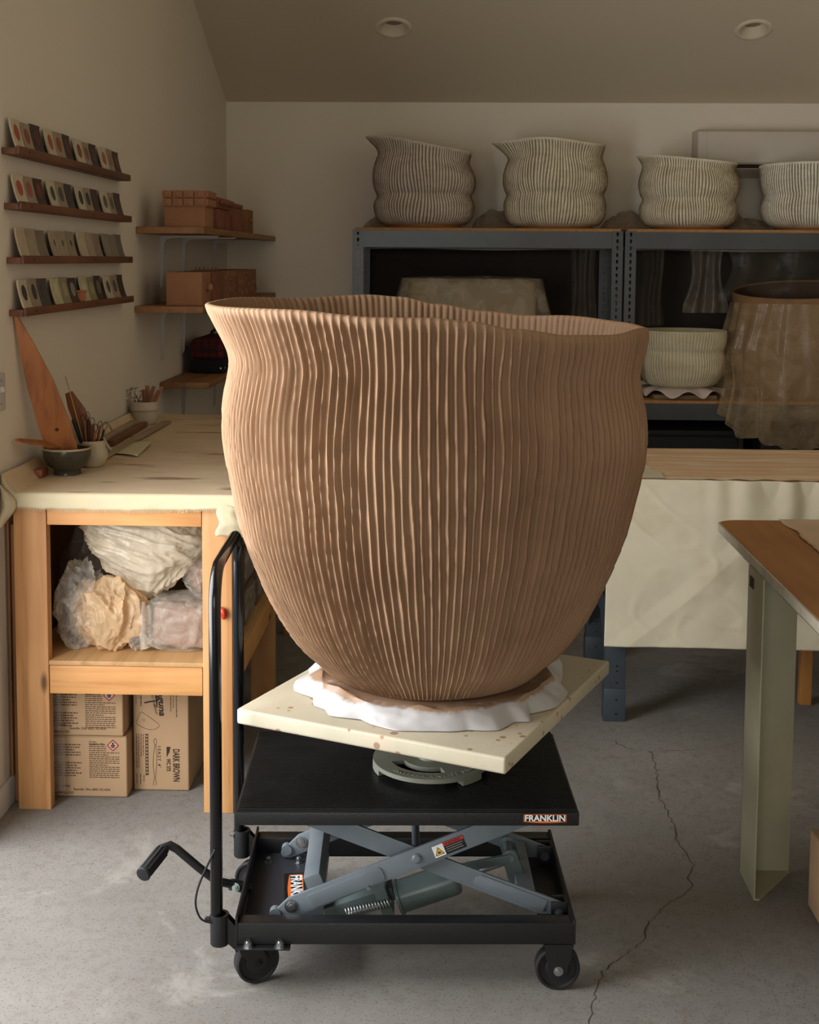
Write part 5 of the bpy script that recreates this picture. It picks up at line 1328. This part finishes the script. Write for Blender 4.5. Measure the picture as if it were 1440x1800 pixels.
# polythene drapes
FD = film('rack_polythene', (226, 214, 186), .50, .2, 6, .12); FD2 = film('rack_polythene_dim', (150, 138, 116), .30, .25, 8, .10)
def drape(name, mt, c, hx, hy, z1, z0, flare, folds, amp, seed, label, box=.6, topopen=False, nu=180, nv=40, band=0.0):
    def fn(u, v):
        th = u * 2 * PI; ca, sa = math.cos(th), math.sin(th)
        ex = math.copysign(abs(ca) ** box, ca); ey = math.copysign(abs(sa) ** box, sa)
        if v < .2 and not topopen:
            s = v / .2; return (c[0] + ex * hx * s, c[1] + ey * hy * s, z1 + .010 * noise.noise(Vector((ex * s * 3, ey * s * 3, seed))) - .01 * s ** 4)
        s = (v - .2) / .8 if not topopen else v
        f = math.sin(folds * th + 2.5 * noise.noise(Vector((ca * 2, sa * 2, s * .8 + seed)))) + .8 * noise.noise(Vector((ca * 6, sa * 6, s * 1.6 + seed)))
        k = 1 + flare * s + amp * f * s ** .7
        zz = z1 - .01 - (z1 - z0) * s
        if s > .9: zz += .03 * noise.noise(Vector((ca * 4, sa * 4, seed + 9))) * (s - .9) * 10
        return (c[0] + ex * hx * k, c[1] + ey * hy * k, zz)
    b = MB(); b.grid(fn, nu, nv, True)
    return tag(b.build(name, mt, smooth=R(60)), label, 'plastic sheet', 'plastic sheets on the racks')
# wrapped work on the left rack's middle shelf
wk = thing('wrapped_vessel', (.13, 7.63, .9478), 'brown box shaped vessel under clear plastic inside the left rack', 'vessel')
b = MB(); b.box(-.24, .50, 7.47, 7.80, .9485, 1.615, .03, seg=3); b.box(-.20, .46, 7.51, 7.76, 1.60, 1.622, .004); b.build('vessel_body', mat('drying_clay', (150, 128, 98), .85, var=.12), wk)
drape('plastic_sheet', FD, (.13, 7.635), .415, .195, 1.640, 1.20, .28, 11, .035, 3, 'clear plastic sheet draped over the box shaped vessel in the left rack')
# guessed brown sheet, coloured near black to deepen the left bay's shade
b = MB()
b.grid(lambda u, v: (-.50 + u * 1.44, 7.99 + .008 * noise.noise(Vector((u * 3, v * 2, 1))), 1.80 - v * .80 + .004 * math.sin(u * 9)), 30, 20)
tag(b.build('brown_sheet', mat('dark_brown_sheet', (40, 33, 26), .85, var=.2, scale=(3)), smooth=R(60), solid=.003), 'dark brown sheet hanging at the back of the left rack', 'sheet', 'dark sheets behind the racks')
b = MB()  # second sheet, added so the right bay reads as deep shade
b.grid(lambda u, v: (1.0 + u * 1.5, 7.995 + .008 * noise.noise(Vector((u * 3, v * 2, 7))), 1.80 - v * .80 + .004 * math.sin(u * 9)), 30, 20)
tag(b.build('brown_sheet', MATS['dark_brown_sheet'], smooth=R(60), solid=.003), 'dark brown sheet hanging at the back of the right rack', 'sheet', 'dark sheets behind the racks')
# hanging strips
def strip(x0, x1, y, z1, z0, seed, label, mt=FD2, gather=.5):
    b = MB()
    def fn(u, v):
        k = 1 - gather * math.sin(min(1, v * 1.1) * PI) * .4; xm = (x0 + x1) / 2
        return (xm + (x0 + (x1 - x0) * u - xm) * k + .02 * noise.noise(Vector((v * 2, seed, 0))), y + .018 * math.sin(u * 14 + v * 2 + seed) + .02 * noise.noise(Vector((u * 3, v * 3, seed))), z1 - (z1 - z0) * v)
    b.grid(fn, 40, 40); return tag(b.build('plastic_sheet', mt, smooth=R(60)), label, 'plastic sheet', 'plastic sheets on the racks')
strip(.70, .86, 7.60, 1.895, 1.30, 2, 'narrow clear plastic strip hanging beside the right posts of the left rack')
strip(1.12, 1.27, 7.66, 1.895, 1.36, 4, 'faint plastic strip hanging just right of the double rack posts')
strip(1.36, 1.62, 7.56, 1.895, 1.44, 6, 'gathered plastic sheet hanging above the squat sand coloured pot', film('hung_polythene', (150, 140, 122), .5, .25, 7, .2), .9)
strip(1.62, 2.45, 7.86, 1.895, 1.50, 8, 'wide dim plastic sheet hanging behind the big wrapped vessel')
# big wrapped vessel on the right rack
bv = thing('wrapped_vessel', (2.06, 7.62, .9478), 'big wide mouthed brown vessel wrapped in plastic on the right rack', 'vessel')
VPF = [(.001, 0), (.33, 0), (.36, .06), (.385, .25), (.392, .42), (.398, .545), (.401, .570), (.394, .578), (.384, .57), (.378, .54), (.36, .25), (.33, .04), (.001, .03)]
def vessel_fn(u, v):
    th = u * 2 * PI; k = min(len(VPF) - 1, int(round(v * (len(VPF) - 1)))); r, z = VPF[k]
    t = max(0, (z - .3) / .28); tilt_ = t * (.048 * (1 + math.sin(th)) + .018 * (1 + math.cos(th)))
    return (2.06 + r * math.cos(th), 7.655 + r * .69 * math.sin(th), .9485 + z + tilt_ - .012 * t)
b = MB(); b.grid(vessel_fn, 72, len(VPF) - 1, True)
for f in b.bm.faces:  # inner faces take a darker colour, painting the shade inside the mouth
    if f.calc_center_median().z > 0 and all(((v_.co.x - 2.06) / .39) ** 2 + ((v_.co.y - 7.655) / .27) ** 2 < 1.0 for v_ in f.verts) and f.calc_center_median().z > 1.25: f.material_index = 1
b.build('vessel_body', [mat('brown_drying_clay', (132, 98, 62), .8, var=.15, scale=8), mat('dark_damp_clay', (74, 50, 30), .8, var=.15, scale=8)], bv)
def wrap_fn(u, v):
    th = u * 2 * PI; ca, sa = math.cos(th), math.sin(th); s = v
    f = .6 * math.sin(23 * th + 2 * noise.noise(Vector((ca * 2, sa * 2, s)))) + noise.noise(Vector((ca * 5, sa * 5, s * 1.4 + 3)))
    r = .404 + .012 * s + (.050 * s ** 1.3) * (1 + .5 * f) + .009 * f
    z = 1.500 - s * .50; front = max(0, -sa)
    y = 7.655 + r * .71 * sa
    lim = RY0 - .014 - .012 * (1 + f)
    if s > .55: z = 1.500 - s * .50 - (s - .55) / .45 * front ** .7 * (.32 + .05 * noise.noise(Vector((ca * 6, 0, 2)))); y = y + (min(y, lim) - y) * min(1, (s - .55) / .2) * (front > .2)
    return (2.06 + r * ca * (1 + .16 * s), min(y, 7.955), z)
b = MB(); b.grid(wrap_fn, 240, 46, True); tag(b.build('plastic_sheet', film('wrap_polythene', (200, 174, 134), .62, .22, 6, .28), smooth=R(60)), 'clear plastic gathered round the big vessel and hanging over the shelf edge', 'plastic sheet', 'plastic sheets on the racks')
# plastic lying on the rack tops behind the pots
def heap(x0, x1, h, seed, label):
    b = MB()
    b.grid(lambda u, v: (x0 + (x1 - x0) * u, 7.62 + v * .32, SZ + .003 + max(0, math.sin(u * PI)) ** .5 * math.sin(v * PI) * h * (.7 + .9 * abs(noise.noise(Vector((u * 4, v * 2, seed)))))), 50, 14)
    return tag(b.build('plastic_sheet', film('top_polythene', (160, 140, 118), .6, .3, 8, .35), smooth=R(60)), label, 'plastic sheet', 'plastic sheets on the racks')
heap(-.52, -.12, .10, 1, 'crumpled plastic lying behind the taupe spouted pot'); heap(.13, .42, .12, 2, 'crumpled plastic lying between the two pots on the left rack'); heap(.90, 1.22, .13, 3, 'crumpled plastic lying across the join of the two racks'); heap(1.60, 1.88, .10, 4, 'crumpled plastic lying between the low cream pot and the chequered pot')
# dark goods on the lowest shelves
BLK = mat('matt_black_bin', (10, 10, 11), .7)
for x0, x1, lab in ((-.45, .20, 'black storage bin on the lowest shelf at the left end of the left rack'), (.25, .88, 'black storage bin on the lowest shelf beside the double posts'), (1.08, 1.70, 'black storage bin on the lowest shelf under the squat pot'), (1.78, 2.42, 'black storage bin on the lowest shelf at the right end of the racks')):
    t = thing('storage_bin', ((x0 + x1) / 2, 7.65, .2128), lab, 'bin', 'black bins on the lowest shelf')
    b = MB(); b.box(x0 + .02, x1 - .02, 7.44, 7.88, .2135, .74, .02, seg=3); b.build('bin_body', BLK, t)
    b = MB(); b.box(x0, x1, 7.42, 7.90, .735, .77, .012); b.build('bin_lid', BLK, t)
# wall air conditioner
ACW = mat('ac_white', (206, 198, 184), .45, var=.02)
ac = thing('air_conditioner', (1.95, YB, 2.28), 'white wall mounted air conditioner above the right rack', 'air conditioner')
Mx = Matrix(((0, 0, 1, 0), (1, 0, 0, 0), (0, 1, 0, 0), (0, 0, 0, 1)))
b = MB(); b.prism([(YB - .001, 2.250), (YB - .001, 2.525), (YB - .170, 2.525), (YB - .200, 2.510), (YB - .205, 2.325), (YB - .185, 2.300), (YB - .120, 2.255)], 1.474, 2.40, Mx, .004); b.build('casing', ACW, ac)
b = MB(); b.prism([(YB - .2055, 2.327), (YB - .2005, 2.509), (YB - .2045, 2.510), (YB - .2095, 2.328)], 1.526, 2.39, Mx, .0015); b.build('front_panel', ACW, ac)
b = MB(); b.prism([(YB - .196, 2.295), (YB - .130, 2.249), (YB - .134, 2.244), (YB - .200, 2.290)], 1.534, 2.38, Mx); b.build('louvre', mat('ac_louvre', (188, 178, 162), .5), ac)
b = MB(); b.prism([(YB - .206, 2.317), (YB - .190, 2.298), (YB - .194, 2.296), (YB - .2085, 2.315)], 1.534, 2.38, Mx); b.build('vent_slot', mat('ac_slot', (58, 50, 40), .8), ac)

# ------------------------------------------------------------------ canvas covered table on the right
TX0, TX1, TY0, TY1, TZ = .600, 2.70, 4.760, 5.545, .932
tb = thing('work_table', (1.65, 5.15, 0), 'steel legged work table under a canvas cloth on the right', 'table')
b = MB(); b.box(TX0 + .03, TX1, TY0 + .02, TY1 - .01, .905, TZ, .002); b.build('table_top', PLY, tb)
for (x, y) in ((TX0, TY0 + .022), (TX0, TY1 - .09), (TX1 - .08, TY0 + .022), (TX1 - .08, TY1 - .09)):
    b = MB(); b.box(x, x + .078, y, y + .060, .120, .900, .004); lgp = b.build('leg', STEELD, tb)
    b = MB(); b.box(x - .003, x + .081, y - .003, y + .063, 0, .128, .004); b.build('leg_sleeve', STEELD, lgp)
    for z in (.03, .085, .150, .195, .215):
        b = MB(); b.cyl((x + .045, y - .0035 if z < .12 else y, z), (x + .045, y - .0045 if z < .12 else y - .001, z), .004, seg=10); b.build('leg_hole', STB, lgp)
b = MB(); b.box(TX0 + .010, TX0 + .014, TY0 + .08, TY1 - .09, .36, .44); b.prism([(TY0 + .082, .36), (TY0 + .30, .36), (TY0 + .082, .18)], TX0 + .010, TX0 + .013, Mx); b.prism([(TY1 - .09, .36), (TY1 - .30, .36), (TY1 - .09, .18)], TX0 + .010, TX0 + .013, Mx); b.build('side_brace', STEELD, tb)
b = MB(); b.box(TX0 + .03, TX1 - .02, TY1 - .05, TY1 - .045, .84, .904); b.build('rear_apron', STEELD, tb)
CLT = canvas('table_canvas_front', (218, 208, 180), (190, 172, 136), .35, (3, 3, 3), .52)
CLD = canvas('table_canvas_soiled', (236, 216, 184), (218, 172, 128), .75, (2.2, 16, 2), .40)
cl = thing('table_canvas', (1.65, 5.15, TZ), 'canvas cloth with clay stained top hanging down the front of the right table', 'canvas cover')
b = MB()
def ct(u, v):
    x = TX0 - .002 + u * (TX1 - TX0 + .004); y = TY0 + v * (TY1 - TY0); return (x, y, TZ + .003 + .002 * noise.noise(Vector((x * 4, y * 4, 2))) + .004 * math.exp(-v * 40) * math.sin(x * 60) * .5 * (x > .95))
b.grid(ct, 160, 24); b.mi = 0
topc = b.build('soiled_top', CLD, cl, R(60))
b = MB()
b.grid(lambda u, v: (TX0 - .001 + u * (.215 - .06 * v + .03 * noise.noise(Vector((v * 9, 2, 0)))), TY0 + .004 + v * (TY1 - TY0 - .008), TZ + .0055 + .0015 * noise.noise(Vector((u, v * 5, 2)))), 12, 30); b.build('clean_margin', CLT, topc, R(60))
b = MB()
def cfr(u, v):
    x = TX0 - .004 + u * (TX1 - TX0 + .008)
    g = min(1, max(0, (x - .92) / .30))
    d = v * .63
    pl = math.sin(x * 46 + 2.5 * noise.noise(Vector((x * 5, 0, 3)))) * .015 * math.exp(-d * 4.5) * g
    dr = .034 * noise.noise(Vector((x * 2.6, d * 1.1, 7))) * min(1, d * 5) * (.35 + .65 * g)
    dg = .007 * (1 - min(1, abs(noise.noise(Vector((x * 2.2 + d * 2.4, d * 1.5, 11)))) * 4)) * min(1, d * 6)
    cr = .0022 * (1 - min(1, abs(noise.noise(Vector((x * 5 - d * 3, d * 6, 21)))) * 7))
    edge = max(0, .12 - abs(u) * 2) * .0
    y = TY0 - .004 - .018 * min(1, d * 8) - pl - dr * .6 - dg - cr
    return (x + .022 * v * (1 - u) * -.3, min(y, TY0 - .002), TZ + .003 - d - .012 * u)
b.grid(cfr, 420, 120); b.build('front_drop', CLT, cl, R(75), solid=.0015)
b = MB()
b.grid(lambda u, v: (TX0 - .005 - .008 * min(1, v * 6) - .006 * noise.noise(Vector((u * 4, v * 3, 3))), TY0 - .004 + u * (TY1 - TY0), TZ + .003 - v * .16), 30, 12); b.build('side_drop', CLT, cl, R(60), solid=.0015)
# wooden prop seen beyond the table
b = MB(); b.box(1.395, 1.440, 5.00, 5.04, 0, .88, .003); tag(b.build('wooden_post', wood('orange_post', (176, 120, 58), (140, 88, 40), 'z')), 'orange wooden post standing under the canvas covered table', 'post')

# ------------------------------------------------------------------ green steel legged table at the right edge
GRN = mat('pale_green_enamel', (160, 156, 128), .42, 0, .06, 8, .03, 90)
GX, GZ = .850, .922
gt = thing('green_legged_table', (1.3, 3.3, 0), 'wood topped table with pale green sheet steel legs at the right edge', 'table')
pts = [(GX, 2.35)]
pts += [(GX + .07 - .07 * math.cos(R(a)), 4.02 + .06 * math.sin(R(a))) for a in range(0, 91, 10)]
pts += [(1.95, 4.10), (1.95, 2.35)]
b = MB(); b.prism(pts, GZ - .028, GZ - .0015); b.build('edge_band', mat('worn_grey_edge', (196, 186, 166), .5, var=.16, scale=18), gt, R(30))
ins = [(x + (.006 if x < 1.5 else -.006), y - (.006 if y > 3 else -.006)) for x, y in pts]
b = MB(); b.prism(ins, GZ - .002, GZ); b.build('wood_top', wood('honey_top', (172, 118, 58), (146, 94, 42), 'y', .42, .7, knots=False), gt, R(30))
b = MB(); b.box(GX + .075, GX + .082, 2.40, 4.00, GZ - .105, GZ - .028); b.box(GX + .075, 1.90, 3.99, 4.0, GZ - .105, GZ - .028); b.build('apron', GRN, gt, R(30))
for y0, s in ((3.42, 1),):
    b = MB(); b.box(GX - .003, GX + .001, y0, y0 + .172, .004, GZ - .029, .0008); b.box(GX - .003, GX + .136, y0 + .168, y0 + .172, .004, GZ - .029, .0008); lg_ = b.build('leg', GRN, gt, R(30))
    b = MB(); b.prism([(GX - .003, y0), (GX + .012, y0 - .002), (GX + .136, y0 + .160), (GX + .136, y0 + .172), (GX - .003, y0 + .172)], 0, .004); b.build('foot_plate', GRN, lg_)
    b = MB(); b.box(GX - .0045, GX - .003, y0 + .105, y0 + .150, .838, .868); b.build('leg_slot', mat('rusty_slot', (58, 40, 28), .8), lg_)
for (x, y) in ((1.78, 3.42), (1.78, 2.45), (GX, 2.40)):
    b = MB(); b.box(x - .003, x + .001, y, y + .172, 0, GZ - .029); b.box(x - .003, x + .136, y + .168, y + .172, 0, GZ - .029); b.build('leg', GRN, gt, R(30))
# raw canvas scrap on that table
b = MB()
def scrap(u, v):
    y = 4.075 - v * 1.1; xl = 1.052 + .004 * noise.noise(Vector((v * 60, 0, 1))) + .012 * noise.noise(Vector((v * 9, 0, 4)))
    x = xl + u * (1.90 - xl); return (x, y, GZ + .002 + .005 * max(0, noise.noise(Vector((x * 5, y * 5, 3)))) + .006 * max(0, 1 - u * 18) * max(0, noise.noise(Vector((v * 22, 2, 1)))))
b.grid(scrap, 60, 120); tag(b.build('canvas_scrap', canvas('raw_canvas_pinkish', (216, 190, 158)), smooth=R(60), solid=.002), 'pinkish raw canvas with a frayed edge lying on the wood topped table', 'canvas scrap')
# cardboard box at the right edge
c, hx, hy, h = carton(.988, 1.27, 3.18, 3.40, 0, .215, 'brown cardboard box on the floor at the far right picture edge')
c['group'] = 'cardboard boxes'
outl_pts = [(-.142 + .0, .0)]
b = MB(); b.tube([(-hx - .0008, -.06 + .05 * math.cos(a * PI / 10), .10 + .045 * math.sin(a * PI / 10)) for a in range(20)], .0012, 6, closed=True); b.build('line_drawing', PRINT, c, local=True)
